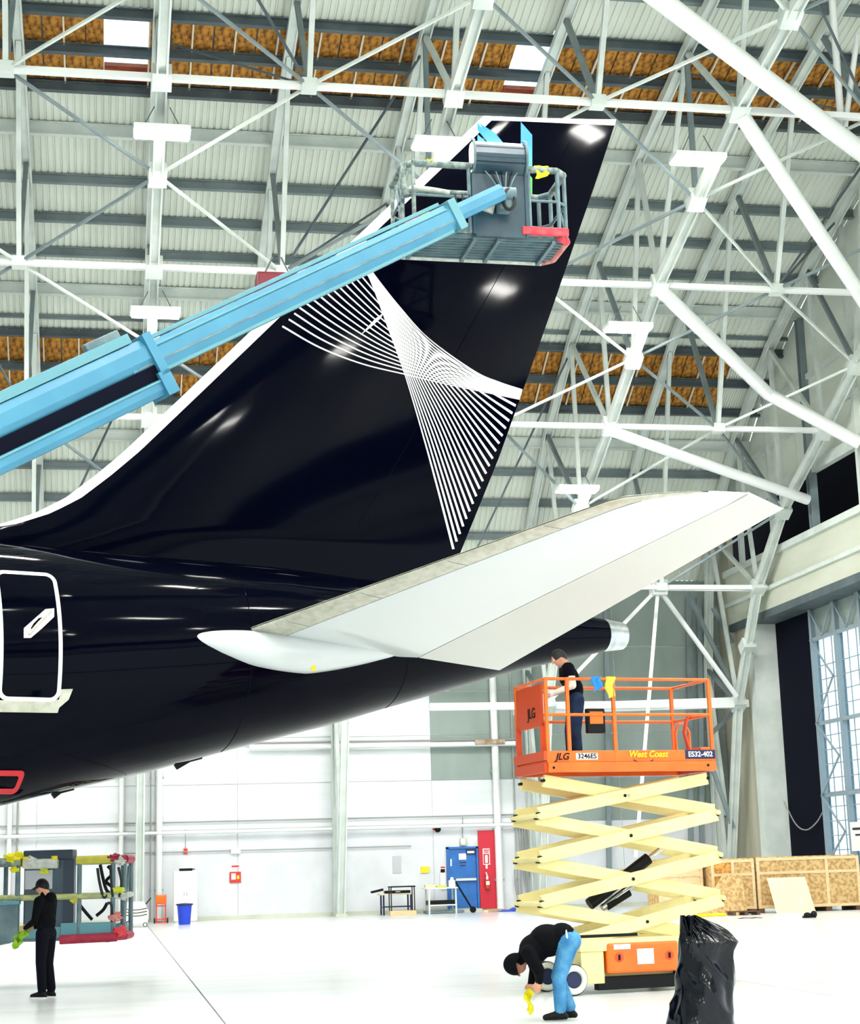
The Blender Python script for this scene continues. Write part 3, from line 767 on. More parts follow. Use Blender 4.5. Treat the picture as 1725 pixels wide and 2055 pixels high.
# tailplane: near side built as a lofted panel with elevator, leading edge and root fairing; copied to the far side
RT_LE, RT_H, RT_TE = (2.75, 1.22, 5.26), (5.95, 1.05, 5.14), (7.35, 1.25, 4.84)
TP_LE, TP_H, TP_TE = (6.06, 7.2, 6.52), (7.80, 7.2, 6.60), (8.42, 7.2, 6.43)
def v3(p, s): return A3(p[0], p[1]*s, p[2])
def tail(s, near):
    le0, h0, te0, le1, h1, te1 = [v3(p, s) for p in (RT_LE, RT_H, RT_TE, TP_LE, TP_H, TP_TE)]
    UPV = V((0, 0, 1))
    def th(v): return lerp(.27, .075, v**.8)
    def surf(u, v, sg):
        # u along chord 0..1 (le->hinge), v span
        v2 = v
        a, b = le0.lerp(le1, v2), h0.lerp(h1, v2)
        # raked rounded tip
        if v > .93: a = a.lerp(b, ((v-.93)/.07)**2*.55)
        p = a.lerp(b, u); t = th(v)*(1 if v < .95 else (1-(v-.95)/.05*.7))
        f = (foil(u*.62)/1.0) if u < 1 else foil(.62)
        return p + UPV*(sg*t*f*(1.15 if sg < 0 else .8))
    cut = .15
    m = MB()
    for sg in (-1, 1): m.grid(lambda u, v: surf(lerp(cut, 1, u), v, sg), 18, 40)
    m.grid(lambda u, v: surf(lerp(cut, 1, v), 1, lerp(-1, 1, u)), 4, 18)
    st = m.build('stabiliser', 'stab', ac, smooth=True, world=True)
    XF[st.name] = xf(ac)
    m = MB()
    for sg in (-1, 1): m.grid(lambda u, v: surf(cut*u**1.7, v, sg)+UPV*(sg*.006), 8, 40)
    m.grid(lambda u, v: surf(cut*v, 0, lerp(-1, 1, u)), 4, 6)
    m.build('leading_edge', 'edge_metal', st, smooth=True, world=True)
    for vv in (.13, .33, .55, .78): MB().tube([surf(t_*.15, vv, -1)-UPV*.004 for t_ in (0, .15, .4, .7, 1)], .008, 4).build('edge_joint', 'edge_dark', st, world=True)
    MB().tube([surf(cut, v_/20, -1)-UPV*.004 for v_ in range(20)], .007, 4).build('edge_joint', 'edge_dark', st, world=True)
    # drooped elevator: wedge
    m = MB()
    def el(u, v, sg):
        a, b = h0.lerp(h1, v), te0.lerp(te1, v); f = foil(.62)*(1-u)
        return a.lerp(b, u)+UPV*(sg*th(v)*f*(1.15 if sg < 0 else .8))
    for sg in (-1, 1): m.grid(lambda u, v: el(lerp(.015, 1, u), v, sg), 10, 30)
    for v0 in (0, 1): m.grid(lambda u, v: el(lerp(.015, 1, v), v0, lerp(-1, 1, u)), 4, 10)
    m.grid(lambda u, v: el(.015, v, lerp(-1, 1, u)), 2, 30)
    m.build('elevator', 'elevator', st, smooth=True, world=True)
    # root fairing: long teardrop on the fuselage side
    m = MB(); a0, a1 = 1.72, 6.25
    def fair(u, v):
        a = lerp(a0, a1, v); k = sin(pi*v**.8)**1.1 if 0 < v < 1 else 0
        zc = pl([(1.75, 5.16), (2.9, 5.02), (3.9, 4.98), (5.2, 5.1), (6.25, 5.17)], a); l0 = fus_l(a, zc)-.10
        t = 2*pi*u; return A3(a, s*(l0+.34*k*max(0, cos(t))+ .0), zc+.31*k*sin(t))
    m.grid(fair, 24, 40, cu=True); m.build('root_fairing', 'stab', st, smooth=True, world=True)
tail(1, True)
tail(-1, False)
p = A3(3.9, 1.5, 4.74)
MB().box(p, (.06, .02, .09)).build('lock_pin_flag', 'yellow', ac, world=True)

# ================================================================== SCISSOR LIFT
PH = radians(18)
LX = (R0*cos(PH)+FW0*sin(PH)).normalized(); LY = V((-LX.y, LX.x, 0))      # along the lift, away from viewer
LO = atD(1098, 1545, 23.0); LO = V((LO.x, LO.y, 0))
sc = thing('scissor_lift', 'raised orange scissor lift with cream folding arms and caged platform', 'lift', LO, LX)
def L2(x, y, v=0.):
    p = onP(x, y, LO+LY*v, LY); q = p-LO; return V((q.dot(LX), v, q.z))
LW = 1.15
dkb, dkt, rt = L2(1100, 1550).z, L2(1100, 1507).z, L2(1100, 1362).z
LN = L2(1432, 1520).x
flr = dkb+.13
pf = MB().bb((.0, .02, dkb+.06), (LN, LW-.02, flr)).build('platform', 'orange', sc); XF[pf.name] = xf(sc)
def lbox(name, a, b, m, par=None, bev=.008): return MB().bb(a, b).build(name, m, par or sc, bevel=bev)
lbox('side_skirt', (0, -.02, dkb+.13), (LN, .02, dkt), 'orange', pf)
lbox('side_skirt', (0, -.05, dkb), (LN, .05, dkb+.13), 'orange', pf)
lbox('side_skirt', (0, LW-.03, dkb), (LN, LW+.03, dkt), 'orange', pf)
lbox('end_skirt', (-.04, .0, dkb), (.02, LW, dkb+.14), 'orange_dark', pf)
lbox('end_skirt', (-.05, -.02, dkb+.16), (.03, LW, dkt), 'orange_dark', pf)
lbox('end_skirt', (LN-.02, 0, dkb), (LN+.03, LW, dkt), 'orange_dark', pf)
# guard rails
rg = .022
def rail(pts, r=rg, name='guard_rail'): return MB().tube(pts, r, 8).build(name, 'orange', sc, smooth=True)
mz = lerp(dkt, rt, .5)
for v in (0, LW):
    for z in (rt, mz): rail([(0.02, v, z), (LN-.02, v, z)])
for u in (0.02, LN-.02):
    for z in (rt, mz): rail([(u, 0, z), (u, LW, z)])
px = [0.02, L2(1140, 1450).x, L2(1232, 1450).x, LN-.02]
for u in px: MB().bar((u, 0, flr), (u, 0, rt), .045, .045, V((0, 1, 0))).build('rail_post', 'orange', sc)
for u in (0.02, LN*.36, LN*.98): MB().bar((u, LW, flr), (u, LW, rt), .045, .045, V((0, 1, 0))).build('rail_post', 'orange', sc)
q = L2(1352, 1440, LW)
rail([(q.x, LW-.02, flr), (q.x, LW-.02, flr+.5), (q.x+.06, LW-.02, flr+.62), (q.x+.16, LW-.02, flr+.62), (q.x+.22, LW-.02, flr+.5), (q.x+.22, LW-.02, flr)], .02, 'step_hoop')
# gate panel at the near-left end, with its legs
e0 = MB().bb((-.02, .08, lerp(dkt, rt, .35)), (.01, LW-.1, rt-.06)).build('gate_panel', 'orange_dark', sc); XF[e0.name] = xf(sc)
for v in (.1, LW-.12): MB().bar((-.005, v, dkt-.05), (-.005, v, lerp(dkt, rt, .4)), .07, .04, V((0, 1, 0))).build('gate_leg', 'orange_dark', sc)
text('lettering', 'JLG', .2, 'black', e0, (-.026, .45, lerp(dkt, rt, .55)), (0, -1, 0), (0, 0, 1))
# lettering on the skirt
def ltext(body, x, y, size, m, shear=0, back=None, bs=(.3, .1)):
    p = L2(x, y)
    if back: MB().bb((p.x-bs[0]/2, -.026, p.z-bs[1]/2), (p.x+bs[0]/2, -.019, p.z+bs[1]/2)).build('name_plate', back, pf)
    text('lettering', body, size, m, pf, (p.x, -.03, p.z), (1, 0, 0), (0, 0, 1), shear=shear)
ltext('JLG', 1126, 1519, .13, 'black', .3)
ltext('3246ES', 1176, 1518, .095, 'black', .0, 'decal_white', (.32, .09))
ltext('West Coast', 1298, 1514, .12, 'rag_yellow', .25)
ltext('ES32-402', 1403, 1514, .10, 'decal_white', 0, 'navy', (.46, .125))
p = L2(1285, 1516); MB().tube([(p.x-.12+.3*t, -.024, p.z-.06-.05*sin(pi*t)) for t in [i/10 for i in range(11)]], .007, 5).build('plate_swoosh', 'navy', pf)
for x, y in ((1108, 1541), (1417, 1536)):
    p = L2(x, y); MB().cyl((p.x, -.06, p.z), (p.x, -.03, p.z), .018, 10).build('bolt', 'black', pf)
# control box, rags, small gear on deck
cb = L2(1197, 1446); ctl = MB().box((cb.x, .06, cb.z), (.27, .1, .34)).build('control_box', 'black', sc, bevel=.02); XF[ctl.name] = xf(sc)
MB().box((cb.x, .005, cb.z+.04), (.2, .012, .17)).build('control_face', 'orange', ctl, bevel=.01)
g = L2(1418, 1500, .5); MB().box((g.x-.03, .6, flr+.12), (.2, .3, .22)).build('tool_tray', 'orange', sc, bevel=.01)
MB().tube([(LN-.08, .6, flr+.2), (LN-.14, .6, flr+.45), (LN-.1, .6, flr+.62), (LN-.03, .6, flr+.7)], .03, 8).build('hose', 'orange_dark', sc, smooth=True)
# folding arms
jl = [L2(1080, y).z for y in (1552, 1628, 1716, 1806, 1893)]
UL, UR = -.13, LN+.03
def arm(p, q, v, m='cream'):
    a = MB().bar((p[0], v, p[1]), (q[0], v, q[1]), .06, .17, V((0, 0, 1))).build('scissor_arm', m, sc, bevel=.01); XF[a.name] = xf(sc)
    for s_ in (p, q, ((p[0]+q[0])/2, (p[1]+q[1])/2)):
        MB().cyl((s_[0], v-.045, s_[1]), (s_[0], v+.045, s_[1]), .022, 8).build('pivot_pin', 'black', a)
for i in range(4):
    zt, zb = jl[i]-.06, jl[i+1]-.06
    if i == 3: ul, ur = UL+.35, UR-.1
    else: ul, ur = UL, UR
    tl, trr = (UL+.12, UR-.12) if i == 0 else (UL, UR)
    for v in (.08, LW-.2):
        arm((ul, zb+.03), (trr, zt-.03), v)
    for v in (.16, LW-.12):
        arm((tl, zt-.03), (ur, zb+.03), v)
for i in (1, 2, 3):
    for u in (UL, UR): MB().cyl((u, .02, jl[i]-.06), (u, LW-.06, jl[i]-.06), .035, 8).build('cross_tube', 'cream', sc)
    MB().cyl(((UL+UR)/2, .05, (jl[i]+jl[i-1])/2-.06), ((UL+UR)/2, LW-.1, (jl[i]+jl[i-1])/2-.06), .03, 8).build('cross_tube', 'cream', sc)
p, q = L2(1182, 1815, .55), L2(1345, 1688, .55); d = q-p
cy = MB().cyl(p, p+d*.72, .085, 12).build('lift_cylinder', 'black', sc, smooth=True)
MB().cyl(p+d*.72, q, .035, 10).build('cylinder_rod', 'chrome', sc, smooth=True)
MB().cyl(p+d*.1+V((.06, 0, -.14)), p+d*.55+V((.08, 0, -.14)), .05, 10).build('valve_block', 'steel', sc, smooth=True)
MB().cyl(p+d*.2+V((.0, .0, -.2)), p+d*.2+V((.35, 0, -.02)), .06, 10).build('valve_block', 'black', sc, smooth=True)
for i in (0, 1, 2):
    z = (jl[i]+jl[i+1])/2-.14
    MB().tube([((UL+UR)/2-.75, .3, z-.12), ((UL+UR)/2-.4, .3, z-.03), ((UL+UR)/2-.1, .3, z+.02), ((UL+UR)/2+.25, .3, z+.12)], .02, 6).build('hose', 'black', sc, smooth=True)
# chassis
zt = jl[4]+.02
c0, c1 = L2(1168, 1940).x, L2(1400, 1940).x
lbox('chassis_rail', (c0-.02, .0, zt-.16), (c1, .12, zt), 'cream'); lbox('chassis_rail', (c0-.02, LW-.15, zt-.16), (c1, LW-.02, zt), 'cream')
lbox('chassis', (c0, .16, .16), (c1, LW-.18, zt-.14), 'cream')
b0, b1 = L2(1218, 1938), L2(1362, 1938)
lbox('chassis_end', (c0, .03, .14), (b0.x-.03, .2, zt-.16), 'cream')
bx = MB().bb((b0.x, -.025, .26), (b1.x, .2, .26+.40)).build('battery_door', 'orange', sc, bevel=.035); XF[bx.name] = xf(sc)
for f in (.16, .86):
    u = lerp(b0.x, b1.x, f); MB().cyl((u, -.03, .47), (u, .0, .47), .065, 16).build('latch_recess', 'orange_dark', bx); MB().box((u, -.035, .47), (.03, .012, .07)).build('latch', 'black', bx)
MB().bb((lerp(b0.x, b1.x, .41), -.032, .37), (lerp(b0.x, b1.x, .64), 0, .57)).build('sticker', 'paper', bx)
MB().bb((lerp(b0.x, b1.x, .09), -.032, .575), (lerp(b0.x, b1.x, .32), 0, .64)).build('sticker', 'paper', bx)
lbox('pothole_bar', (b0.x-.12, .05, .05), (c1, .2, .22), 'black')
lbox('drive_rail', (c0, .04, zt+.02), (c0+.85, .1, zt+.06), 'black')
for u in (c0-.13, c1-.1):
    for v in (.0, LW-.2):
        w = MB().cyl((u, v, .205), (u, v+.18, .205), .205, 28).build('wheel', 'rubber', sc, smooth=True, bevel=.015); XF[w.name] = xf(sc)
        MB().tube([(u+.15*cos(t), v-.004, .205+.15*sin(t)) for t in [2*pi*i/28 for i in range(28)]], .042, 8, closed=True).build('tyre_wall', 'rim', w, smooth=True)
        MB().cyl((u, v-.012, .205), (u, v, .205), .1, 20).build('hub', 'navy', w)
lbox('ladder_box', (c0-.22, .35, .5), (c0+.1, LW-.3, .68), 'cream')

def rag(name, label, top, w, h, m, n=V((0, -1, 0)), sway=.03, seed=0, group=None, ux=None):
    # a cloth draped over a bar at point 'top' (world), hanging h below on the near side
    t = thing(name, label, 'rag', top, ux or LX, group)
    rnd = random.Random(seed); ph = rnd.random()*6
    def fn(u, v):
        s_ = v*(h+.1); x = (u-.5)*w*(1-.35*v*abs(sin(ph+2)))
        if s_ < .1: a = s_/.1*pi; y = .03*cos(a); z = .03*sin(a)
        else: y = -.03-.5*sway*sin(7*u+ph)*(v); z = -(s_-.1)*(1-.25*(u*(1.2 if seed % 2 else .4)))
        return (x+.02*sin(9*v+ph), y+.012*sin(11*u+5*v), z)
    MB().solid(fn, (0, -.008, .004), 10, 14).build('cloth', m, t, smooth=True); return t
p = LO+LX*L2(1195, 1362).x+V((0, 0, rt)); rag('cleaning_rag', 'bright blue rag hung over the orange platform rail', p, .15, .19, 'rag_blue', seed=1)
p = LO+LX*L2(1221, 1362).x+V((0, 0, rt)); rag('cleaning_rag', 'yellow green rag hung over the orange platform rail', p, .15, .27, 'rag_green', seed=2)

# ================================================================== BASKETS
def basket(root, Lb, Wb, Hb, cx, style):
    # local x along the near edge, y away, z up; floor at 0
    fr = MB().bb((.06, .06, -.05), (Lb-.06, Wb-.06, -.02)).build('basket_floor', 'basket_grey', root)
    for i in range(9):
        y = lerp(.1, Wb-.1, i/8); MB().bb((.05, y-.012, -.075), (Lb-.05, y+.012, -.04)).build('floor_slat', 'basket_grey', root)
    for u in (.25, Lb*.5-.2, Lb*.5+.2, Lb-.25): MB().bb((u-.03, .05, -.12), (u+.03, Wb-.05, -.07)).build('floor_beam', 'basket_grey', root)
    for y in (.03, Wb-.03): MB().bb((.02, y-.012, -.02), (Lb-.02, y+.012, .15)).build('toe_board', 'boom_pale' if style else 'basket_wrap', root)
    for u in (.03, Lb-.03): MB().bb((u-.012, .02, -.02), (u+.012, Wb-.02, .15)).build('toe_board', 'basket_wrap', root)
    c = .16
    loop = [(c, 0), (Lb-c, 0), (Lb, c), (Lb, Wb-c), (Lb-c, Wb), (c, Wb), (0, Wb-c), (0, c)]
    segs = list(zip(loop, loop[1:]+loop[:1]))
    for k, (a, b) in enumerate(segs):
        r = .045 if style == 0 else .062
        pts = [(a[0], a[1], Hb), (b[0], b[1], Hb)]
        if style == 0: mm = 'basket_wrap' if k not in (3,) else 'basket_grey'
        else: mm = 'foam_yellow' if k == 0 else 'crimson' if k in (1, 2) else 'basket_wrap'
        if k == 0:
            MB().tube([(a[0], a[1], Hb), (cx-.45, 0, Hb)], r+.014, 10).build('top_rail', mm if style == 0 else 'basket_wrap', root, smooth=True)
            MB().tube([(cx+.45, 0, Hb), (b[0], b[1], Hb)], r+.012, 10).build('top_rail', mm, root, smooth=True)
        else: MB().tube(pts, r+.01, 10).build('top_rail', mm, root, smooth=True)
        MB().tube([(a[0], a[1], Hb*.52), (b[0], b[1], Hb*.52)], .026 if style == 0 else .05, 8).build('mid_rail', 'basket_grey' if style == 0 else ('foam_white' if k else 'rag_wrap'), root, smooth=True)
    for u, y in ((c, 0), (Lb-c, 0), (Lb, c), (Lb, Wb-c), (Lb-c, Wb), (c, Wb), (0, Wb-c), (0, c), (cx-.5, 0), (cx+.5, 0)):
        MB().tube([(u, y, -.03), (u, y, Hb)], .036 if style == 0 else .04, 8).build('post', 'basket_wrap' if u < .3 and style == 0 else 'basket_grey', root, smooth=True)
    MB().tube([(0, c, .1), (0, Wb*.6, Hb*.9)], .022, 8).build('side_brace', 'basket_grey', root, smooth=True)
    MB().tube([(Lb, c, .1), (Lb, Wb*.6, Hb*.9)], .022, 8).build('side_brace', 'basket_grey', root, smooth=True)
    # foam bumpers round the floor edge
    for k, (a, b) in enumerate(segs):
        if style == 0: mm = {0: None, 1: 'foam_red', 2: 'foam_pink', 3: 'foam_pink', 4: 'foam_white', 5: 'foam_pink', 6: 'foam_pink', 7: 'foam_pink'}[k]
        else: mm = {0: None, 1: 'crimson', 2: 'crimson', 3: 'crimson', 4: 'foam_white', 5: 'foam_yellow', 6: 'foam_yellow', 7: 'foam_yellow'}[k]
        if mm: MB().tube([(a[0], a[1], -.03), (b[0], b[1], -.03)], .065, 10).build('edge_bumper', mm, root, smooth=True)

# raised basket on the boom
BX = (R0*cos(radians(12))+FW0*sin(radians(12))).normalized(); BY = V((-BX.y, BX.x, 0))
BO = atD(812, 458, 27.2)
bl = thing('boom_lift', 'raised boom lift with light blue telescopic boom and battered grey basket', 'lift', BO, BX)
def B2(x, y, v=0.): p = onP(x, y, BO+BY*v, BY)-BO; return V((p.dot(BX), v, p.z))
bL = B2(1142, 480).x; bH = 1.13; ccx = B2(1000, 350).x
basket(bl, bL, 1.15, bH, ccx, 0)
r_ = B2(1046, 458); r2_ = B2(1140, 478)
MB().box(((r_.x+r2_.x)/2, -.03, .05), (r2_.x-r_.x, .07, .14)).build('red_bumper', 'foam_red', bl, bevel=.02)
for pts_, m_ in (([(.0, -.02, -.02), (.1, -.03, .12), (.26, -.03, .22)], 'foam_pink'), ([(.24, -.03, .22), (.5, -.04, .24), (.85, -.03, .2)], 'foam_yellow'), ([(.0, .05, .0), (.02, .5, .0)], 'foam_pink')): MB().tube(pts_, .055, 8).build('edge_bumper', m_, bl, smooth=True)
# control console: rounded hood over a back plate
hood = [(-.03, .0), (-.10, .06), (-.17, .12), (-.2, .3), (-.16, .46), (-.05, .56), (.12, .58), (.2, .5), (.22, .1), (.1, 0)]
zc = B2(1000, 352).z
k0, k1 = ccx-.44, ccx+.44
con = MB().prism(hood, lambda u, v, w: V((k0+w, u, zc+v)), k1-k0).build('control_console', 'console', bl, bevel=.015); XF[con.name] = xf(bl)
for i in range(4): MB().box(((k0+k1)/2, -.2+.012*i, zc+.16+.085*i), (k1-k0-.06, .02, .02)).build('console_rib', 'console_dark', con)
for u in (k0, k1): MB().tube([(u, .1, zc), (u, -.12, zc+.02), (u, -.23, zc+.15), (u, -.24, zc+.34), (u, -.18, zc+.52), (u, .0, zc+.62)], .022, 8).build('console_hoop', 'basket_grey', con, smooth=True)
MB().bb((k0+.02, -.03, -.08), (k1-.02, .02, zc)).build('mounting_plate', 'console', bl)
MB().bb((k0-.03, -.06, -.05), (k0+.02, .03, zc)).build('plate_edge', 'console', bl); MB().bb((k1-.02, -.06, -.05), (k1+.03, .03, zc)).build('plate_edge', 'console', bl)
hub = B2(1000, 400)
for i in range(7): 
    a = -.25+.09*i; MB().tube(crom([(ccx+a, -.1, zc+.02), (ccx+a*.7, -.16, zc-.12), (hub.x+.05+a*.2, -.2, hub.z+.02)], 4), .012, 5).build('cable', 'black' if i % 2 else 'basket_grey', bl, smooth=True)
MB().tube([(hub.x+.1+.09*cos(t), -.3+.02*sin(2*t), hub.z-.12+.17*sin(t)) for t in [2*pi*i/24 for i in range(24)]], .03, 7, closed=True).build('hose_loop', 'rubber', bl, smooth=True)
MB().cyl((hub.x-.12, -.22, hub.z), (hub.x+.22, -.22, hub.z), .12, 14).build('rotator', 'basket_grey', bl, smooth=True)
MB().box((hub.x+.05, -.12, hub.z-.12), (.22, .3, .3)).build('bracket', 'basket_grey', bl, bevel=.02)
# loose wrapping and hoses on the left rails
for pts_, r_w, m_ in (([(.02, .05, bH), (.0, .02, bH*.72), (.05, 0, bH*.5)], .05, 'basket_wrap'), ([(.16, -.01, bH*.62), (.45, -.02, bH*.6), (.75, -.01, bH*.57)], .045, 'foam_white'), ([(.0, .1, bH*.5), (.02, .3, bH*.25), (.0, .1, .05)], .035, 'basket_grey')):
    MB().tube(crom(pts_, 4), r_w, 8).build('rail_wrap', m_, bl, smooth=True)
for i in range(4): MB().tube(crom([(ccx-.75+.12*i, -.03, bH*.55), (ccx-.7+.1*i, -.06, bH*.4-.05*i), (ccx-.45+.05*i, -.05, bH*.48)], 5), .012, 5).build('cable', 'rubber', bl, smooth=True)
MB().tube(crom([(ccx-.38, -.08, .62), (ccx-.2, -.14, .5), (ccx-.05, -.16, .62), (ccx-.12, -.12, .75)], 5), .025, 7).build('hose', 'rubber', bl, smooth=True)
MB().box((ccx-.25, -.06, .42), (.28, .05, .16), Matrix.Rotation(.3, 3, 'Y')).build('decal_plate', 'foam_white', bl)
# telescopic boom
tip = BO+BX*(hub.x-.05)+BY*-.35+V((0, 0, hub.z-.03)); endp = atD(0, 858, 21.8)
bd = (tip-endp).normalized()
side = bd.cross(V((0, 0, 1))).normalized(); bup = side.cross(bd).normalized()
def along(x):       # distance from the tip back to the picture column x on the boom line
    lo, hi = 0., 60.
    def pxx(t): q = tip-bd*t-CP; return W/2+F*q.dot(RT)/q.dot(FW)
    for _ in range(50):
        mm = (lo+hi)/2
        if pxx(mm) > x: lo = mm
        else: hi = mm
    return lo
def sect(name, x0, x1, w, h, mm, off=0., par=bl, bev=.03):
    p, q = tip-bd*along(x0)+bup*off, tip-bd*(along(x1) if x1 is not None else 33)+bup*off
    sd = bd.cross(bup).normalized(); pr = [(-w/2, -h*.22), (-w*.32, -h/2), (w*.32, -h/2), (w/2, -h*.22), (w/2, h*.22), (w*.32, h/2), (-w*.32, h/2), (-w/2, h*.22)]
    if bev < .02: pr = [(-w/2, -h/2), (w/2, -h/2), (w/2, h/2), (-w/2, h/2)]
    o = MB().prism(pr, lambda u, v, k: q+sd*u+bup*v+(p-q)*k, 1.0).build(name, mm, par, bevel=.006, world=True); XF[o.name] = xf(bl); return o
s0 = sect('tip_section', 1003, 860, .24, .27, 'boom_blue')
sect('section_lip', 905, 893, .3, .34, 'boom_pale', 0, s0, .01)
s1 = sect('fly_section', 900, 250, .34, .42, 'boom_blue', -.02)
sect('section_lip', 910, 896, .4, .5, 'boom_pale', -.02, s1, .01)
sect('top_rail_strip', 890, 260, .12, .06, 'boom_pale', .24, s1, .01)
sect('side_rib', 890, 260, .36, .03, 'boom_pale', .11, s1, .005)
sect('side_rib', 890, 260, .355, .03, 'basket_grey', -.1, s1, .005)
sect('lower_rib', 890, 260, .24, .05, 'boom_pale', -.24, s1, .005)
s2 = sect('mid_section', 300, None, .42, .40, 'boom_blue', .06)
sect('section_lip', 306, 290, .5, .62, 'boom_blue', .0, s2, .01)
sect('upper_tray', 275, None, .3, .14, 'boom_pale', .34, s2, .01)
sect('cable_track', 300, None, .36, .2, 'black_curtain', -.23, bl, .005)
s3 = sect('lower_tray', 302, None, .4, .26, 'boom_blue', -.42)
sect('tray_rib', 302, None, .44, .03, 'boom_pale', -.36, s3, .005)
sect('tray_clamp', 306, 284, .5, .34, 'boom_blue', -.42, s3, .01)
q = tip-bd*along(238)+bup*.46; MB().bar(q-bd*.3, q+bd*.25, .14, .12, bup).build('junction_box', 'basket_grey', bl, bevel=.02, world=True)
bs = tip-bd*33
tt = MB().box((bs.x, bs.y, max(1.2, bs.z-1.2)), (3.2, 2.4, 1.9)).build('turntable', 'boom_blue', bl, bevel=.1, world=True)
MB().box((bs.x, bs.y, .65), (4, 2.4, .6)).build('chassis', 'basket_grey', bl, bevel=.05, world=True)
MB().bar(bs, (bs.x, bs.y, .9), .6, .6, V((1, 0, 0))).build('mast', 'boom_blue', bl, world=True)
for ux_ in (-1.5, 1.5):
    for uy_ in (-1.2, 1.2): MB().cyl((bs.x+ux_, bs.y+uy_-.2, .5), (bs.x+ux_, bs.y+uy_+.2, .5), .5, 24).build('wheel', 'rubber', bl, smooth=True, world=True)
p = BO+BX*B2(1085, 330).x+V((0, 0, bH+.04)); rag('cleaning_rag', 'bright yellow rag on the top rail of the raised basket', p, .24, .22, 'rag_yellow', seed=3, ux=BX)
p = BO+BX*B2(862, 292).x+V((0, 0, bH+.04)); rag('cleaning_rag', 'small yellow rag tied at the corner of the raised basket', p, .1, .05, 'rag_yellow', seed=4, ux=BX)

# lowered basket beside the standing worker
GX = (R0*cos(radians(2))+FW0*sin(radians(2))).normalized(); GY = V((-GX.y, GX.x, 0))
GO = atD(-40, 1884, 27.5)
gb = thing('boom_lift', 'lowered boom lift basket wrapped in yellow and red foam with dark blue console', 'lift', GO, GX)
def G2(x, y, v=0.): p = onP(x, y, GO+GY*v, GY)-GO; return V((p.dot(GX), v, p.z))
gH = G2(100, 1728).z
basket(gb, G2(246, 1800).x, 1.1, gH, G2(97, 1800).x, 1)
k0, k1, zt_ = G2(46, 1800).x, G2(146, 1800).x, G2(90, 1706).z
con = MB().bb((k0, .05, -.02), (k1, .3, zt_-.1)).build('control_console', 'console', gb, bevel=.02); XF[con.name] = xf(gb)
MB().bb((k0, -.05, zt_-.16), (k1, .34, zt_)).build('console_hood', 'console_dark', con, bevel=.02)
MB().bb((k0+.02, .03, G2(90, 1784).z), (G2(104, 1784).x, .06, G2(90, 1746).z)).build('console_panel', 'sign_grey', con)
MB().bb((G2(126, 1784).x, .02, -.02), (k1+.01, .06, zt_-.16)).build('console_edge', 'console_dark', con)
MB().bb((k0+.0, .02, G2(90, 1800).z-.03), (k1, .05, G2(90, 1800).z+.03)).build('console_rib', 'console', con)
for x in (52, 110): 
    u = G2(x, 1740).x; MB().cyl((u, -.02, gH-.1), (u, -.02, gH+.08), .06, 10).build('foam_sleeve', 'yellow', gb, smooth=True)
u = G2(80, 1740).x; MB().tube([(u-.25, -.02, gH-.04), (u+.3, -.02, gH-.04)], .085, 10).build('foam_sleeve', 'foam_white', gb, smooth=True)
for pts in ([(200, 1735), (205, 1760), (212, 1785), (222, 1795)], [(215, 1738), (226, 1752), (212, 1768), (224, 1780)], [(158, 1815), (170, 1830), (184, 1846)], [(192, 1838), (206, 1826), (214, 1812)]):
    MB().tube(crom([(G2(x, y).x, .05, G2(x, y).z) for x, y in pts], 4), .028, 7).build('cable', 'black', gb, smooth=True)
for x, y, m_, s_ in ((28, 1722, 'rag_yellow', .10), (38, 1716, 'rag_yellow', .07), (30, 1745, 'rag_yellow', .06), (90, 1748, 'rag_green', .06), (66, 1728, 'foam_white', .09), (228, 1722, 'crimson', .08), (240, 1728, 'foam_white', .08), (238, 1786, 'rag_green', .07), (250, 1800, 'foam_white', .06), (232, 1840, 'foam_pink', .09), (240, 1870, 'foam_red', .1), (150, 1806, 'foam_yellow', .06)):
    g_ = G2(x, y); wd_ = MB().sph((0, 0, 0), (s_*1.2, s_*.6, s_*.75), 18, 12)
    for i_, q_ in enumerate(wd_.v):
        n_ = q_.normalized(); k_ = noise.noise(n_*2.6+V((x, y, 0)))+.6*noise.noise(n_*6+V((y, x, 0)))
        wd_.v[i_] = V((g_.x, -.04, g_.z))+q_*(1+.75*k_)
    wd_.build('foam_wrap', m_, gb, smooth=True)
for pts in ([(196, 1742), (200, 1770), (208, 1800), (216, 1796)], [(222, 1736), (224, 1770), (226, 1800)], [(216, 1812), (224, 1816), (226, 1850)], [(238, 1740), (244, 1770), (240, 1800)]):
    MB().tube(crom([(G2(x, y).x, -.03, G2(x, y).z) for x, y in pts], 4), .024, 7).build('cable', 'rubber', gb, smooth=True)
b0_, b1_ = G2(-60, 1816), G2(38, 1890)
MB().bb((b0_.x, -.12, b1_.z), (b1_.x, -.02, b0_.z)).build('side_box', 'basket_grey', gb, bevel=.03)
MB().bb((b0_.x, -.14, b0_.z-.02), (b1_.x+.02, .02, b0_.z+.05)).build('box_lid', 'boom_pale', gb, bevel=.02)
u0, u1 = G2(122, 1850), G2(232, 1875)
MB().bb((u0.x, -.03, u1.z), (u1.x, .0, u0.z-.02)).build('toe_plate', 'boom_pale', gb, bevel=.01)
MB().tube([(u0.x, -.05, u1.z-.06), (u1.x+.03, -.05, u1.z-.04)], .075, 10).build('edge_bumper', 'crimson', gb, smooth=True)
MB().box((-.6, .5, .3), (1.4, .5, .5)).build('boom_head', 'boom_blue', gb, bevel=.04)
MB().bar((-1, .5, .3), (-7, 1.5, 1.0), .4, .5).build('boom_section', 'boom_blue', gb, bevel=.03)
zf = -GO.z
MB().box((-8, 1.6, zf+1.0), (4, 2.4, 1.6)).build('chassis', 'basket_grey', gb, bevel=.05)
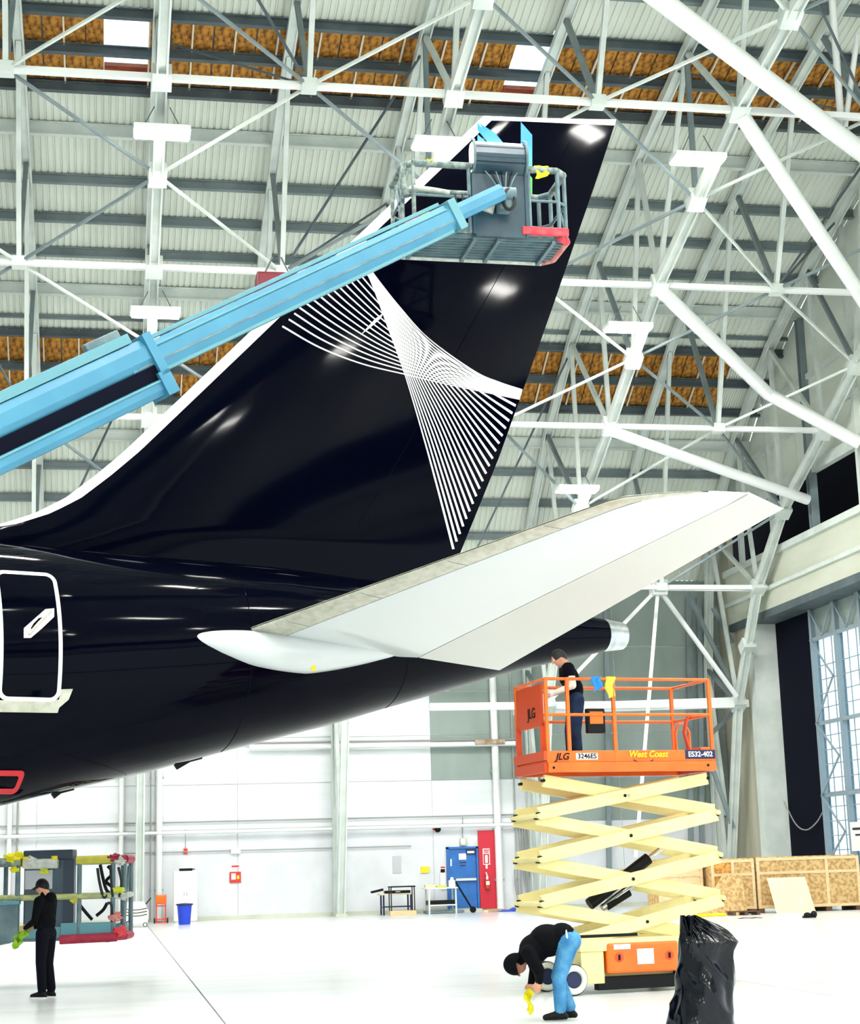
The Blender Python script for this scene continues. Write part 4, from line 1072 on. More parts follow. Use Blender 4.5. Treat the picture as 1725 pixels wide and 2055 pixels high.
for u in (-9.5, -6.5):
    for v in (.5, 2.7): MB().cyl((u, v-.2, zf+.5), (u, v+.2, zf+.5), .5, 20).build('wheel', 'rubber', gb, smooth=True)

# ================================================================== PEOPLE
def person(label, loc, ux, prims, hair, voxel=.011, extra=None):
    """prims: list of (kind, data, material) in local coords, x = facing, z up; one continuous remeshed body"""
    t = thing('person', label, 'person', loc, ux)
    mb = MB()
    for kind, d, mm in prims:
        if kind == 'c': mb.cone(V(d[0]), V(d[1]), d[2], d[3], 12)
        else: mb.sph(d[0], d[1], 16, 10, d[2] if len(d) > 2 else None)
    o = mb.build('body', None, t)
    md = o.modifiers.new('r', 'REMESH'); md.mode = 'VOXEL'; md.voxel_size = voxel; md.use_smooth_shade = True
    sm = o.modifiers.new('s', 'SMOOTH'); sm.iterations = 3; sm.factor = .5
    dg = bpy.context.evaluated_depsgraph_get(); me = bpy.data.meshes.new_from_object(o.evaluated_get(dg))
    o.modifiers.clear(); old = o.data; o.data = me; bpy.data.meshes.remove(old); me.name = 'body'
    names = []
    for p in prims:
        if p[2] not in names: names.append(p[2])
    me.materials.clear()
    for n_ in names: me.materials.append(M[n_])
    segs = []
    for kind, d, mm in prims:
        if kind == 'c': segs.append((V(d[0]), V(d[1]), d[2], d[3], names.index(mm)))
        else: r = d[1] if isinstance(d[1], (int, float)) else min(d[1]); segs.append((V(d[0]), V(d[0]), r, r, names.index(mm)))
    for f in me.polygons:
        c = f.center; best = 9; bi = 0
        for a, b, r1, r2, k in segs:
            ab = b-a; L = ab.length_squared; tt = max(0, min(1, (c-a).dot(ab)/L)) if L > 1e-9 else 0
            dd = (c-a-ab*tt).length-(r1+(r2-r1)*tt)
            if dd < best: best = dd; bi = k
        f.material_index = bi; f.use_smooth = True
    for name, m_, mbx in hair: mbx.build(name, m_, t, smooth=True)
    return t
def fingers(w, d, n, side, mm, s=1.):
    """hand from wrist w pointing along d, palm facing n; slightly curled"""
    d = V(d).normalized(); n = V(n); n = (n-d*n.dot(d)).normalized(); x = d.cross(n)*side
    w = V(w); out = [('c', (w, w+d*.075*s, .026*s, .036*s), mm), ('c', (w+d*.03*s+x*.02*s, w+d*.08*s+x*.03*s, .02*s, .02*s), mm)]
    for i, (o, L) in enumerate(((-.03, .062), (-.01, .075), (.011, .072), (.031, .055))):
        a = w+d*.085*s+x*o*s; b = a+d*L*.55*s+n*.012*s; c = b+d*L*.28*s+n*.032*s
        out += [('c', (a, b, .0105*s, .010*s), mm), ('c', (b, c, .010*s, .009*s), mm)]
    a = w+d*.03*s+x*-.032*s; b = a+d*.035*s-x*.022*s+n*.015*s; c = b+d*.03*s+n*.015*s
    out += [('c', (a, b, .013*s, .011*s), mm), ('c', (b, c, .011*s, .010*s), mm)]
    return out
def head(c, R, mm):
    """c centre, R rotation, facing local +x"""
    c = V(c); g = lambda x, y, z: c+R @ V((x, y, z))
    return [('s', (c, (.095, .076, .112), R), mm), ('s', (g(.022, 0, -.06), (.062, .055, .06), R), mm), ('c', (g(.092, 0, .015), g(.112, 0, -.022), .010, .015), mm),
            ('c', (g(.085, .03, .028), g(.085, -.03, .028), .012, .012), mm), ('c', (g(.08, -.018, -.062), g(.08, .018, -.062), .012, .012), mm),
            ('s', (g(-.005, .078, -.01), (.02, .01, .032), R), mm), ('s', (g(-.005, -.078, -.01), (.02, .01, .032), R), mm), ('c', (g(-.02, 0, -.05), g(-.05, 0, -.15), .052, .056), mm)]
def shell(c, R, r, zcut=-.2, grow=1.0):
    """hair or cap: ellipsoid shell above a slanted cut"""
    mb = MB(); c = V(c)
    def fn(u, v):
        th = 2*pi*u; top = V((0, 0, 1)); ph = v*(pi*.5+ .75*max(0, -cos(th))*.8 + .1)
        return c+R @ V((r[0]*sin(ph)*cos(th), r[1]*sin(ph)*sin(th), r[2]*cos(ph)))
    mb.grid(fn, 28, 12, cu=True); return mb
def eyes(c, R):
    mb = MB(); c = V(c)
    for s_ in (-1, 1): mb.sph(c+R @ V((.083, .032*s_, .008)), .013, 8, 6)
    return mb
def RY(a): return Matrix.Rotation(a, 3, 'Y')
def RZ(a): return Matrix.Rotation(a, 3, 'Z')
def leg(h, k, a, toe, rs, mm, shoe, sole=True):
    h, k, a, toe = V(h), V(k), V(a), V(toe)
    out = [('c', (h, k, rs[0], rs[1]), mm), ('c', (k, a+V((0, 0, .05)), rs[1]*.98, rs[2]), mm)]
    f = (toe-a); heel = a-f*.32; heel.z = a.z-.045
    out += [('c', (heel, a+V((0, 0, -.01)), .036, .045), shoe), ('c', (a+V((0, 0, -.015)), toe, .045, .036), shoe), ('c', (heel, toe, .034, .034), shoe)]
    return out

# 1. standing worker, dark clothes and cap, holding a lime rag
p1 = onZ(88, 2003); d1 = (R0*-1+FW0*.35).normalized()
Rh = RY(.32)
hd = (.06, 0, 1.60)
P = []
P += leg((-.02, .095, .93), (.0, .1, .50), (-.03, .1, .085), (.13, .11, .035), (.105, .078, .068), 'cloth_navy', 'shoe')
P += leg((-.02, -.095, .93), (.0, -.1, .50), (-.06, -.1, .085), (.10, -.12, .035), (.105, .078, .068), 'cloth_navy', 'shoe')
P += [('s', ((-.02, 0, .95), (.125, .175, .13)), 'cloth_navy'), ('s', ((-.01, 0, 1.1), (.14, .175, .2)), 'cloth_black'), ('s', ((.0, 0, 1.3), (.135, .195, .17)), 'cloth_black'),
      ('c', ((0, .13, 1.40), (0, -.13, 1.40), .085, .085), 'cloth_black'), ('c', ((0, 0, 1.40), (.02, 0, 1.5), .09, .06), 'cloth_black')]
for s_ in (1, -1):
    sh, el, wr = V((0, .195*s_, 1.40)), V((.03, .235*s_, 1.12)), V((.25, .13*s_, 1.02))
    P += [('c', (sh, el, .07, .055), 'cloth_black'), ('c', (el, wr, .053, .036), 'cloth_black')]
    P += fingers(wr, (.9, -.25*s_, -.1), (0, -s_, -.3), s_, 'skin')
P += head(hd, Rh, 'skin')
capm = shell(V(hd)+V((0, 0, .012)), Rh, (.108, .092, .122))
br = MB().solid(lambda u, v: V(hd)+Rh @ V((.07+.11*v*(1-.25*(2*u-1)**2), (u-.5)*.15, .045-.02*v-.02*(2*u-1)**2)), (0, 0, .008), 8, 5)
pt = MB().solid(lambda u, v: V(hd)+Rh @ V((-.09-.05*v, (u-.5)*.07, -.02-.17*v)), (.02, 0, 0), 4, 6)
w1 = person('person standing in dark clothes and black cap, holding a lime cloth', p1, d1, P, [('cap', 'black', capm), ('cap_brim', 'black', br), ('hood', 'cloth_black', MB().sph((-.09, 0, 1.45), (.07, .11, .08), 14, 8)), ('eyes', 'paper', eyes(hd, Rh)),
    ('shoe_sole', 'sole', MB().bb((-.1, .06, 0), (.16, .15, .022)).bb((-.13, -.16, 0), (.13, -.06, .022)))])
X1 = xf(w1)
cl_ = thing('cleaning_rag', 'lime green crumpled rag held by the standing worker', 'rag', X1 @ V((.37, 0, 1.02)), d1)
def crumple(seed, sx, sy, sz):
    r = random.Random(seed); k = [(r.uniform(3, 9), r.uniform(0, 6)) for _ in range(6)]
    def fn(u, v):
        x = (u-.5)*sx; y = sin(k[0][0]*u+k[0][1]+4*v)*sy*.5; z = -v*sz+sin(k[1][0]*u+k[1][1])*sz*.12
        return (x*(1-.4*v)+v*sx*.5+.03*sin(k[2][0]*v*2), y+.02*sin(k[3][0]*v*2+k[3][1]), z)
    return MB().solid(fn, (.004, .008, 0), 14, 16)
crumple(5, .16, .12, .28).build('cloth', 'rag_lime', cl_, smooth=True)

# 2. worker bending down, black hooded top and blue jeans
p2 = onZ(1122, 2047); d2 = (R0*-1+FW0*.1).normalized()
P = []; Rb = RY(1.75)
P += leg((-.15, .09, .84), (-.02, .11, .46), (-.02, .1, .09), (.15, .12, .04), (.115, .082, .07), 'jeans', 'shoe')
P += leg((-.15, -.09, .84), (.0, -.12, .46), (-.12, -.1, .09), (.05, -.13, .04), (.115, .082, .07), 'jeans', 'shoe')
P += [('s', ((-.16, 0, .86), (.13, .17, .13)), 'jeans'), ('s', ((-.07, 0, .91), (.16, .18, .155)), 'cloth_black'), ('s', ((.1, 0, .87), (.21, .2, .185)), 'cloth_black'),
      ('s', ((.25, 0, .78), (.18, .2, .17), RY(.6)), 'cloth_black'), ('c', ((.32, .13, .76), (.32, -.13, .76), .085, .085), 'cloth_black'), ('c', ((.3, 0, .76), (.42, 0, .66), .1, .07), 'cloth_black')]
for s_, wr in ((1, V((.2, .12, .44))), (-1, V((.3, -.12, .42)))):
    sh, el = V((.31, .19*s_, .75)), V((.2 if s_ > 0 else .26, .24*s_, .56))
    P += [('c', (sh, el, .085, .07), 'cloth_black'), ('c', (el, wr, .066, .045), 'cloth_black')]
    P += fingers(wr, (.25, -.1*s_, -1), (.3, -s_, 0), s_, 'skin')
h2 = (.47, 0, .60); P += head(h2, Rb, 'skin_dark')
person('person bending down in black hooded top and faded blue jeans, reaching to the floor', p2, d2, P,
       [('hood', 'cloth_black', shell(V(h2)+V((-.0, 0, .02)), Rb, (.125, .112, .14))), ('belt', 'paper', MB().tube([(-.135+.02*cos(t), .176*sin(t), .885+.148*cos(t)) for t in [2*pi*i/24 for i in range(24)]], .011, 6, closed=True)), ('eyes', 'paper', eyes(h2, Rb))])
cl_ = thing('cleaning_rag', 'bright yellow rag hanging from the hand of the bending worker', 'rag', frame(p2, d2) @ V((.31, -.02, .32)), d2)
crumple(9, .09, .07, .24).build('cloth', 'rag_yellow', cl_, smooth=True)

# 3. worker on the scissor lift platform
q3 = LO+LX*L2(1152, 1500, .5).x+LY*.5+V((0, 0, flr)); d3 = (R0*-1-FW0*.15).normalized()
P = []; Rc = RY(.55)
P += leg((-.05, .09, .88), (-.01, .1, .47), (-.03, .1, .09), (.14, .11, .04), (.105, .078, .066), 'jeans_dark', 'shoe')
P += leg((-.05, -.09, .88), (.03, -.1, .47), (.03, -.1, .09), (.2, -.11, .04), (.105, .078, .066), 'jeans_dark', 'shoe')
P += [('s', ((-.05, 0, .9), (.12, .165, .12)), 'jeans_dark'), ('s', ((-.03, 0, 1.04), (.135, .17, .19)), 'cloth_navy'), ('s', ((.03, 0, 1.22), (.14, .19, .17), RY(.25)), 'cloth_navy'),
      ('c', ((.06, .13, 1.34), (.06, -.13, 1.34), .085, .085), 'cloth_navy'), ('c', ((.06, 0, 1.34), (.12, 0, 1.43), .07, .055), 'skin')]
for s_ in (1, -1):
    sh, el, wr = V((.06, .2*s_, 1.33)), V((.04, .25*s_, 1.08)), V((.27, .16*s_, 1.0))
    P += [('c', (sh, sh.lerp(el, .35), .072, .068), 'cloth_navy'), ('c', (sh.lerp(el, .35), el, .058, .052), 'sleeve'), ('c', (el, wr, .05, .036), 'sleeve')]
    P += fingers(wr, (.9, -.3*s_, -.25), (0, -s_, -.3), s_, 'glove')
h3 = (.17, 0, 1.50); P += head(h3, Rc, 'skin')
person('person in black shirt over pale sleeves and dark jeans working on the orange platform', q3, d3, P,
       [('hair', 'hair', shell(V(h3)+V((-.012, 0, .012)), Rc, (.105, .088, .122))), ('eyes', 'paper', eyes(h3, Rc))])
sp_ = thing('paper_bag', 'white paper bag held by the worker on the orange platform', 'bag', frame(q3, d3) @ V((.44, 0, .82)), d3)
MB().solid(lambda u, v: ((u-.5)*.12, .05*sin(pi*u)*(1-.4*v), (.5-v)*.34+.0), (0, -.06, 0), 8, 8).build('bag_body', 'paper', sp_, smooth=True)

# 4. worker in the raised basket, bent behind the console
q4 = BO+BX*B2(1052, 440).x+BY*.55+V((0, 0, 0.0)); d4 = (BX*-.75+BY*.65).normalized()
P = []; Rd = RY(.5)
P += leg((-.08, .09, .88), (-.02, .1, .47), (-.03, .1, .09), (.14, .11, .04), (.11, .082, .07), 'cloth_navy', 'shoe')
P += leg((-.08, -.09, .88), (.03, -.1, .47), (.0, -.1, .09), (.17, -.11, .04), (.11, .082, .07), 'cloth_navy', 'shoe')
P += [('s', ((-.06, 0, .9), (.125, .17, .13)), 'cloth_navy'), ('s', ((.03, 0, 1.0), (.15, .17, .16), RY(.7)), 'cloth_black'), ('s', ((.18, 0, 1.13), (.17, .19, .14), RY(.7)), 'cloth_black'),
      ('c', ((.27, .13, 1.2), (.27, -.13, 1.2), .085, .085), 'cloth_black'), ('c', ((.27, 0, 1.2), (.36, 0, 1.24), .07, .055), 'cloth_black')]
for s_ in (1, -1):
    sh, el, wr = V((.27, .2*s_, 1.18)), V((.38, .24*s_, .97)), V((.58, .15*s_, 1.05))
    P += [('c', (sh, el, .072, .056), 'cloth_black'), ('c', (el, wr, .052, .036), 'cloth_black')]
    P += fingers(wr, (.9, -.3*s_, .25), (0, -s_, -.3), s_, 'skin')
h4 = (.42, 0, 1.29); P += head(h4, Rd, 'skin')
person('person in dark work clothes leaning behind the console of the raised basket', q4, d4, P,
       [('hair', 'hair', shell(V(h4)+V((-.012, 0, .012)), Rd, (.105, .088, .122))), ('eyes', 'paper', eyes(h4, Rd))])

# ================================================================== ALONG THE BACK WALL
YW = 67.96
def wp(x, y, d=0.): return onY(x, y, YW-d)
def wbox(mb, x0, y0, x1, y1, d0, d1):
    a, b = wp(x0, y0, d0), wp(x1, y1, d0); return mb.bb((a.x, YW-d0, b.z), (b.x, YW-d1, a.z))
def wallpipe(label, pts, r, mm, d=.25, name='wall_pipe', n=8):
    o = MB().tube([wp(x, y, d) for x, y in pts], r, n).build(name, mm, smooth=True, kind='structure'); tag(o, label, 'pipe'); return o
def hline(label, x0, y0, x1, r, mm, d=.25):      # level pipe along the wall starting at a measured height
    a, b = wp(x0, y0, d), wp(x1, y0, d)
    o = MB().tube([(a.x, a.y, a.z), (b.x, a.y, a.z)], r, 8).build('wall_pipe', mm, smooth=True, kind='structure'); tag(o, label, 'pipe')
hline('thin grey upper conduit along the white back wall', -60, 1660, 1095, .03, 'pipe_grey', .12)
hline('white main water pipe along the back wall', -60, 1681, 1095, .07, 'pipe_white', .3)
hline('thin grey lower conduit above the cabinet and signs', 240, 1713, 825, .022, 'pipe_grey', .1)
hline('thick high pipe below the aircraft belly', 500, 1500, 1040, .1, 'pipe_white', .35)
hline('thin high pipe below the aircraft belly', 470, 1492, 1040, .04, 'pipe_grey', .2)
o = MB().tube([wp(952, 1490, .4), wp(1012, 1489, .4)], .11, 10).build('pipe_lagging', 'rust', smooth=True, kind='structure'); tag(o, 'rusty brown lagged stretch of the high wall pipe', 'pipe')
for x, r, lb, mm in ((243, .10, 'white vertical pipe beside the lowered basket', 'pipe_white'), (302, .03, 'thin grey drop pipe with a valve beside the truss leg', 'pipe_grey'), (319, .13, 'thick cream vertical pipe beside the white cabinet', 'pipe_white'), (18, .1, 'white vertical pipe behind the lowered basket', 'pipe_white'), (34, .04, 'thin grey vertical pipe behind the lowered basket', 'pipe_grey'),
                     (1000, .15, 'thick white vertical pipe to the right of the red panel', 'pipe_white'), (1036, .03, 'thin grey drop pipe right of the thick white pipe', 'pipe_grey')):
    p = wp(x, 1700, .2); o = MB().tube([(p.x, p.y, 0.05), (p.x, p.y, 9.5)], r, 10).build('wall_pipe', mm, smooth=True, kind='structure'); tag(o, lb, 'pipe')
    for z in (1.2, 3.2, 5.5): MB().box((p.x, p.y+.05, z), (r*2.6, .1, .08)).build('clamp', 'pipe_grey', o)
for k, xs_ in enumerate(([1043, 1049, 1054, 1060],)):
    for i, x in enumerate(xs_):
        p = wp(x, 1700, .2); q = wp(x+8, 1800, .2)
        o = MB().tube([(p.x, p.y, 3.6), (p.x, p.y, 1.4), (p.x+.15*(i % 2), p.y, .6)], .035, 7).build('wall_pipe', 'pipe_grey', smooth=True, kind='structure'); tag(o, 'grey riser pipe in the cluster behind the scissor arms', 'pipe', 'riser pipes behind the scissor arms')
o = MB().tube(crom([wp(1032, 1745, .3), wp(1034, 1780, .3), wp(1042, 1810, .35), wp(1054, 1826, .4)], 5), .03, 7).build('wall_hose', 'pipe_grey', smooth=True); tag(o, 'grey hose drooping down the wall right of the red panel', 'hose')

def flat(name, label, cat, x0, y0, x1, y1, mm, d=.0, t=.03, kind=None):
    o = wbox(MB(), x0, y0, x1, y1, d, d+t).build(name, mm, kind=kind); return tag(o, label, cat)
# blue door
bd_ = thing('door_1', 'blue steel exit door with push bar at the back wall', 'door', (wp(925, 1825).x, YW, 0), kind='structure')
a, b = wp(899, 1704, .06), wp(958, 1822, .06)
MB().bb((a.x-.08, YW, .12), (a.x, YW-.14, a.z+.08)).build('door_frame', 'blue_door', bd_, world=True); MB().bb((b.x, YW, .12), (b.x+.08, YW-.14, a.z+.08)).build('door_frame', 'blue_door', bd_, world=True); MB().bb((a.x-.08, YW, a.z), (b.x+.08, YW-.14, a.z+.08)).build('door_frame', 'blue_door', bd_, world=True)
zm = wp(930, 1766).z
MB().bb((a.x+.01, YW, zm+.02), (b.x-.01, YW-.07, a.z-.01)).build('door_leaf', 'blue_door', bd_, world=True)
MB().bb((a.x+.01, YW, .14), (b.x-.01, YW-.07, zm)).build('door_leaf', 'blue_door', bd_, world=True)
def dpart(nm, mm, x0, y0, x1, y1, d0=.07, d1=.1): wbox(MB(), x0, y0, x1, y1, d0, d1).build(nm, mm, bd_, world=True)
dpart('push_bar', 'steel_white', 914, 1763, 955, 1766.5, .08, .18); dpart('notice', 'paper', 920, 1713, 935, 1725); dpart('door_closer', 'navy', 934, 1705, 955, 1714, .07, .14); dpart('closer_arm', 'paper', 937, 1708, 951, 1712, .14, .17)
dpart('hinge', 'paper', 903, 1724, 906, 1738); dpart('vent_slot', 'navy', 922, 1730, 935, 1732, .07, .075); dpart('vent_slot', 'navy', 923, 1736, 934, 1738, .07, .075)
MB().bb((a.x-.1, YW, 0), (b.x+.1, YW-.5, .12)).build('door_step', 'beam_beige', bd_, world=True)
ex = thing('exit_lamp', 'small square emergency lamp over the blue door', 'lamp', wp(928, 1688, .1))
wbox(MB(), 922, 1682, 935, 1697, .02, .2).build('housing', 'beam_beige', ex, world=True, bevel=.03); wbox(MB(), 924, 1684, 933, 1693, .2, .22).build('lens', 'paper', ex, world=True)
MB().tube([wp(928, 1640, .1), wp(928, 1682, .1)], .02, 6).build('conduit', 'pipe_grey', ex, world=True)
# red panel with white fire markings
rp = thing('fire_sign', 'tall red panel with white fire extinguisher marking beside the blue door', 'sign', wp(980, 1825, .1))
wbox(MB(), 958, 1667, 1000, 1823, .05, .12).build('board', 'red_panel', rp, world=True)
def rpp(nm, mm, x0, y0, x1, y1, d=.12): wbox(MB(), x0, y0, x1, y1, d, d+.01).build(nm, mm, rp, world=True)
rpp('sign_frame', 'decal_white', 968, 1703, 983, 1735); rpp('sign_field', 'red_panel', 969.5, 1713.5, 981.5, 1733.5, .13); rpp('bottle_mark', 'decal_white', 972.5, 1716, 978.5, 1731.5, .14)
rpp('sign_field', 'red_panel', 969.5, 1705, 981.5, 1707, .13); rpp('arrow_shaft', 'decal_white', 974, 1735, 978, 1743)
rpp('sign_field', 'red_panel', 970.5, 1709, 980.5, 1711, .13)
fe = thing('fire_extinguisher', 'small extinguisher with white head hung on the tall red panel', 'extinguisher', wp(977, 1782, .2))
q = wp(977.5, 1772, .23); MB().cyl((q.x, q.y, q.z-.22), (q.x, q.y, q.z+.14), .1, 14).build('cylinder', 'orange_dark', fe, world=True, smooth=True)
MB().cyl((q.x, q.y, q.z+.14), (q.x, q.y, q.z+.26), .05, 10).build('valve_head', 'paper', fe, world=True); MB().box((q.x, q.y-.1, q.z), (.14, .02, .14)).build('label_plate', 'paper', fe, world=True)
MB().tube([(q.x, q.y-.05, q.z+.26), (q.x-.06, q.y-.08, q.z+.42)], .025, 6).build('hose', 'paper', fe, world=True)
# wall signs and boxes
s_ = thing('fire_sign', 'red square fire extinguisher sign on the white wall', 'sign', wp(471, 1760, .05))
wbox(MB(), 460.5, 1750, 483, 1771, 0, .07).build('sign_board', 'sign_red', s_, world=True); wbox(MB(), 464, 1753, 473, 1765, .07, .08).build('flame_mark', 'paper', s_, world=True); wbox(MB(), 475, 1757, 480, 1764, .07, .08).build('flame_mark', 'yellow', s_, world=True)
s2_ = flat('fire_notice', 'small white and red notice above the fire sign', 'sign', 463, 1735, 481, 1742, 'paper'); 
wbox(MB(), 464.5, 1737, 479.5, 1740, .03, .045).build('red_mark', 'sign_red', s2_)
flat('wall_lamp', 'white rectangular wall box on the thin conduit', 'lamp', 463, 1703, 482, 1713, 'paper', 0, .15)
al = flat('fire_alarm', 'small red alarm box under a thin conduit', 'alarm', 368.5, 1703, 376, 1714, 'sign_red', 0, .1)
MB().tube([wp(372, 1665, .08), wp(372, 1703, .08)], .012, 6).build('conduit', 'pipe_grey', al)
bl_ = flat('alarm_bell', 'round black alarm bell on a red bracket', 'alarm', 868, 1661, 876, 1666, 'sign_red', 0, .1)
q = wp(878, 1664, .12); MB().sph(q, (.13, .08, .13), 14, 8).build('bell', 'black', bl_, smooth=True)
flat('wall_notice', 'grey blank notice on the white wall beside the yellow sign', 'sign', 787, 1718, 805, 1752, 'sign_grey')
ys_ = thing('warning_sign', 'yellow triangular warning sign on the white wall', 'sign', wp(852, 1745, .05))
a, b, c_ = wp(844, 1739, .05), wp(862, 1739, .05), wp(854, 1752, .05); MB().prism([(a.x, a.z), (b.x, b.z), (c_.x+.12, c_.z), (c_.x-.2, c_.z)], lambda u, v, w: V((u, YW-w, v)), .05).build('sign_board', 'yellow', ys_, world=True)
es = flat('extinguisher_notice', 'white notice with black and red marks left of the blue door', 'sign', 882, 1737, 894, 1785, 'paper', .02); wbox(MB(), 883.5, 1744, 892.5, 1751, .05, .06).build('black_mark', 'black', es); wbox(MB(), 883.5, 1739, 892.5, 1742, .05, .06).build('red_mark', 'sign_red', es)

# tables, bench and clutter in front of the blue door
def bench(label, x0, x1, yt, yb, dep, top, legm, group=None):
    c = onZ((x0+x1)/2, yb); Y = min(c.y, 66.4); a, b = onY(x0, yt, Y), onY(x1, yt, Y)
    t = thing('work_table', label, 'table', ((a.x+b.x)/2, Y, 0)); zt2 = a.z; w = b.x-a.x
    MB().bb((-w/2, 0, zt2-.05), (w/2, dep, zt2)).build('table_top', top, t, bevel=.01)
    for sx in (-1, 1):
        for sy in (.06, dep-.06): MB().bar((sx*(w/2-.15), sy, 0), (sx*(w/2-.15), sy, zt2-.05), .06, .06, V((0, 1, 0))).build('leg', legm, t)
        MB().bar((sx*(w/2-.15), .06, .3), (sx*(w/2-.15), dep-.06, .3), .04, .04).build('stretcher', legm, t)
    MB().bar((-w/2+.15, .06, .32), (w/2-.15, .06, .32), .04, .05).build('stretcher', legm, t)
    return t, zt2
t1, z1 = bench('low work table with pale top and dark blue legs', 762, 832, 1794, 1835, .8, 'tan_top', 'navy')
p = xf(t1).translation
o = MB().box((p.x+.05, p.y+.35, z1+.055), (1.0, .4, .11)).build('tool_case', 'black', bevel=.02); tag(o, 'black flat tool case lying on the low work table', 'case'); MB().box((p.x+.05, p.y+.15, z1+.06), (.2, .03, .03)).build('handle', 'steel', o)
o = MB().bar((p.x-1.0, p.y+.3, z1+.06), (p.x-.5, p.y+.3, z1+.16), .09, .09).build('spray_gun', 'black', bevel=.01); tag(o, 'small black tool at the end of the low work table', 'tool'); MB().box((p.x-.95, p.y+.3, z1+.05), (.1, .08, .1)).build('grip', 'paper', o)
t2, z2 = bench('tall white trestle table with a lower shelf before the blue door', 853, 922, 1782, 1833, .8, 'cabinet', 'steel_white')
p = xf(t2).translation
MB().bb((-.55, .1, .34), (.55, .7, .5)).build('shelf_box', 'black', t2)
MB().bb((-.65, .05, .02), (.85, .75, .1)).build('lower_shelf', 'basket_grey', t2)
o = MB().cyl((p.x+.45, p.y+.35, z2), (p.x+.45, p.y+.35, z2+.26), .14, 16).build('bucket', 'paper', smooth=True); tag(o, 'white bucket standing on the tall trestle table', 'bucket'); MB().cyl((p.x+.45, p.y+.35, z2+.26), (p.x+.45, p.y+.35, z2+.38), .08, 12, .05).build('lid', 'paper', o)
o = MB().box((p.x+.0, p.y+.2, z2+.04), (.4, .25, .08)).build('folded_cloth', 'rag_green', bevel=.02); tag(o, 'folded pale yellow cloth on the tall trestle table', 'cloth')
o = MB().box((p.x-.45, p.y+.3, z2+.06), (.4, .3, .12)).build('cardboard_box', 'tan_top', bevel=.01); tag(o, 'small tan box on the tall trestle table', 'box')
a, b = onY(914, 1770, p.y-.2), onZ(962, 1833)
o = MB().tube([a, V((b.x, p.y-.25, .12))], .035, 8).build('push_cart', 'black', smooth=True); tag(o, 'black long handled dolly leaning against the trestle table', 'dolly'); MB().cyl((b.x+.02, p.y-.3, .12), (b.x+.02, p.y-.2, .12), .12, 14).build('wheel', 'black', o)
# wheeled frame between the tables
pc = onZ(832, 1836); pc.y = min(pc.y, 65.3); fr_ = thing('equipment_stand', 'dark wheeled stand with black padded top between the tables', 'stand', pc)
zz = onY(810, 1778, pc.y).z
MB().bb((-1.0, .2, zz-.05), (.0, .8, zz)).build('pad', 'black', fr_, bevel=.02)
for u in (-.95, -.05):
    for v in (.25, .75): MB().bar((u, v, .1), (u, v, zz-.05), .04, .04, V((0, 1, 0))).build('leg', 'rubber', fr_)
MB().bb((-1.0, .2, .0), (0, .8, .18)).build('lower_tray', 'lumber', fr_)
# things on the floor by the wall
o = thing('tarp', 'folded dark red tarp on the floor at the foot of the truss leg', 'tarp', onZ(712, 1836)); MB().solid(lambda u, v: ((u-.5)*.9, (v-.5)*.5, .02+.14*sin(pi*u)*sin(pi*v)*(1-.5*u)), (0, 0, -.018), 10, 6).build('sheet', 'crimson', o, smooth=True)
o = thing('tarp', 'blue crumpled sheet on the floor in front of the red panel', 'tarp', onZ(1026, 1829)); MB().solid(lambda u, v: ((u-.5)*1.0, (v-.5)*.6, .02+.1*sin(pi*u)*sin(pi*v)*(1+.4*sin(13*u))), (0, 0, -.018), 14, 6).build('sheet', 'bin_blue', o, smooth=True)
a, b = onZ(965, 1832), onZ(988, 1829); o = MB().bar((a.x+.25, a.y+.3, .05), (b.x+.35, b.y, .05), .2, .1).build('timber_plank', 'lumber', bevel=.01); tag(o, 'pale timber plank lying at the foot of the red panel', 'plank')

# white cabinet, blue bin, red bottle cart, white machine
cp = onZ(372, 1851); cz = onY(372, 1748, cp.y).z
cab = thing('storage_cabinet', 'white two door storage cabinet against the wall', 'cabinet', (cp.x, cp.y, 0))
w = onY(396, 1800, cp.y).x-onY(349, 1800, cp.y).x
MB().bb((-w/2, 0, .05), (w/2, .5, cz)).build('cabinet_body', 'cabinet', cab, bevel=.01)
for s_ in (-1, 1):
    d_ = MB().bb((min(0, s_*(w/2-.02))+.005, -.02, .1), (max(0, s_*(w/2-.02))-.005, 0, cz-.03)).build('cabinet_door', 'cabinet', cab)
    MB().box((s_*.05, -.035, cz*.55), (.02, .03, .14)).build('handle', 'steel', d_)
MB().bb((-w/2+.04, .02, 0), (w/2-.04, .48, .05)).build('plinth', 'sign_grey', cab)
o = MB().box((cp.x+.02, cp.y+.2, cz+.05), (.5, .12, .1)).build('tool_case', 'black', bevel=.02); tag(o, 'long black case on top of the white cabinet', 'case'); MB().box((cp.x+.3, cp.y+.2, cz+.06), (.12, .05, .04)).build('grip', 'black', o)
bp_ = onZ(370, 1855.5); bn = thing('waste_bin', 'round blue waste bin in front of the white cabinet', 'bin', (bp_.x, bp_.y, 0))
bh = onY(370, 1815, bp_.y).z
MB().tube([(0, 0, 0), (0, 0, .04), (0, 0, bh)], [.20, .21, .27], 20).build('bin_body', 'bin_blue', bn, smooth=True)
MB().tube([(.285*cos(t), .285*sin(t), bh) for t in [2*pi*i/24 for i in range(24)]], .03, 7, closed=True).build('rim', 'navy', bn, smooth=True)
MB().sph((0, 0, bh), (.27, .27, .05), 16, 6).build('bin_bag', 'navy', bn, smooth=True)
cp = onZ(323, 1853); ct = thing('gas_cart', 'red hand cart with orange tank beside the cabinet', 'cart', (cp.x, cp.y, 0)); ch = onY(323, 1795, cp.y).z
for u in (-.17, .17): MB().tube([(u, 0, .05), (u, .05, ch)], .022, 7).build('upright', 'cart_red', ct, smooth=True)
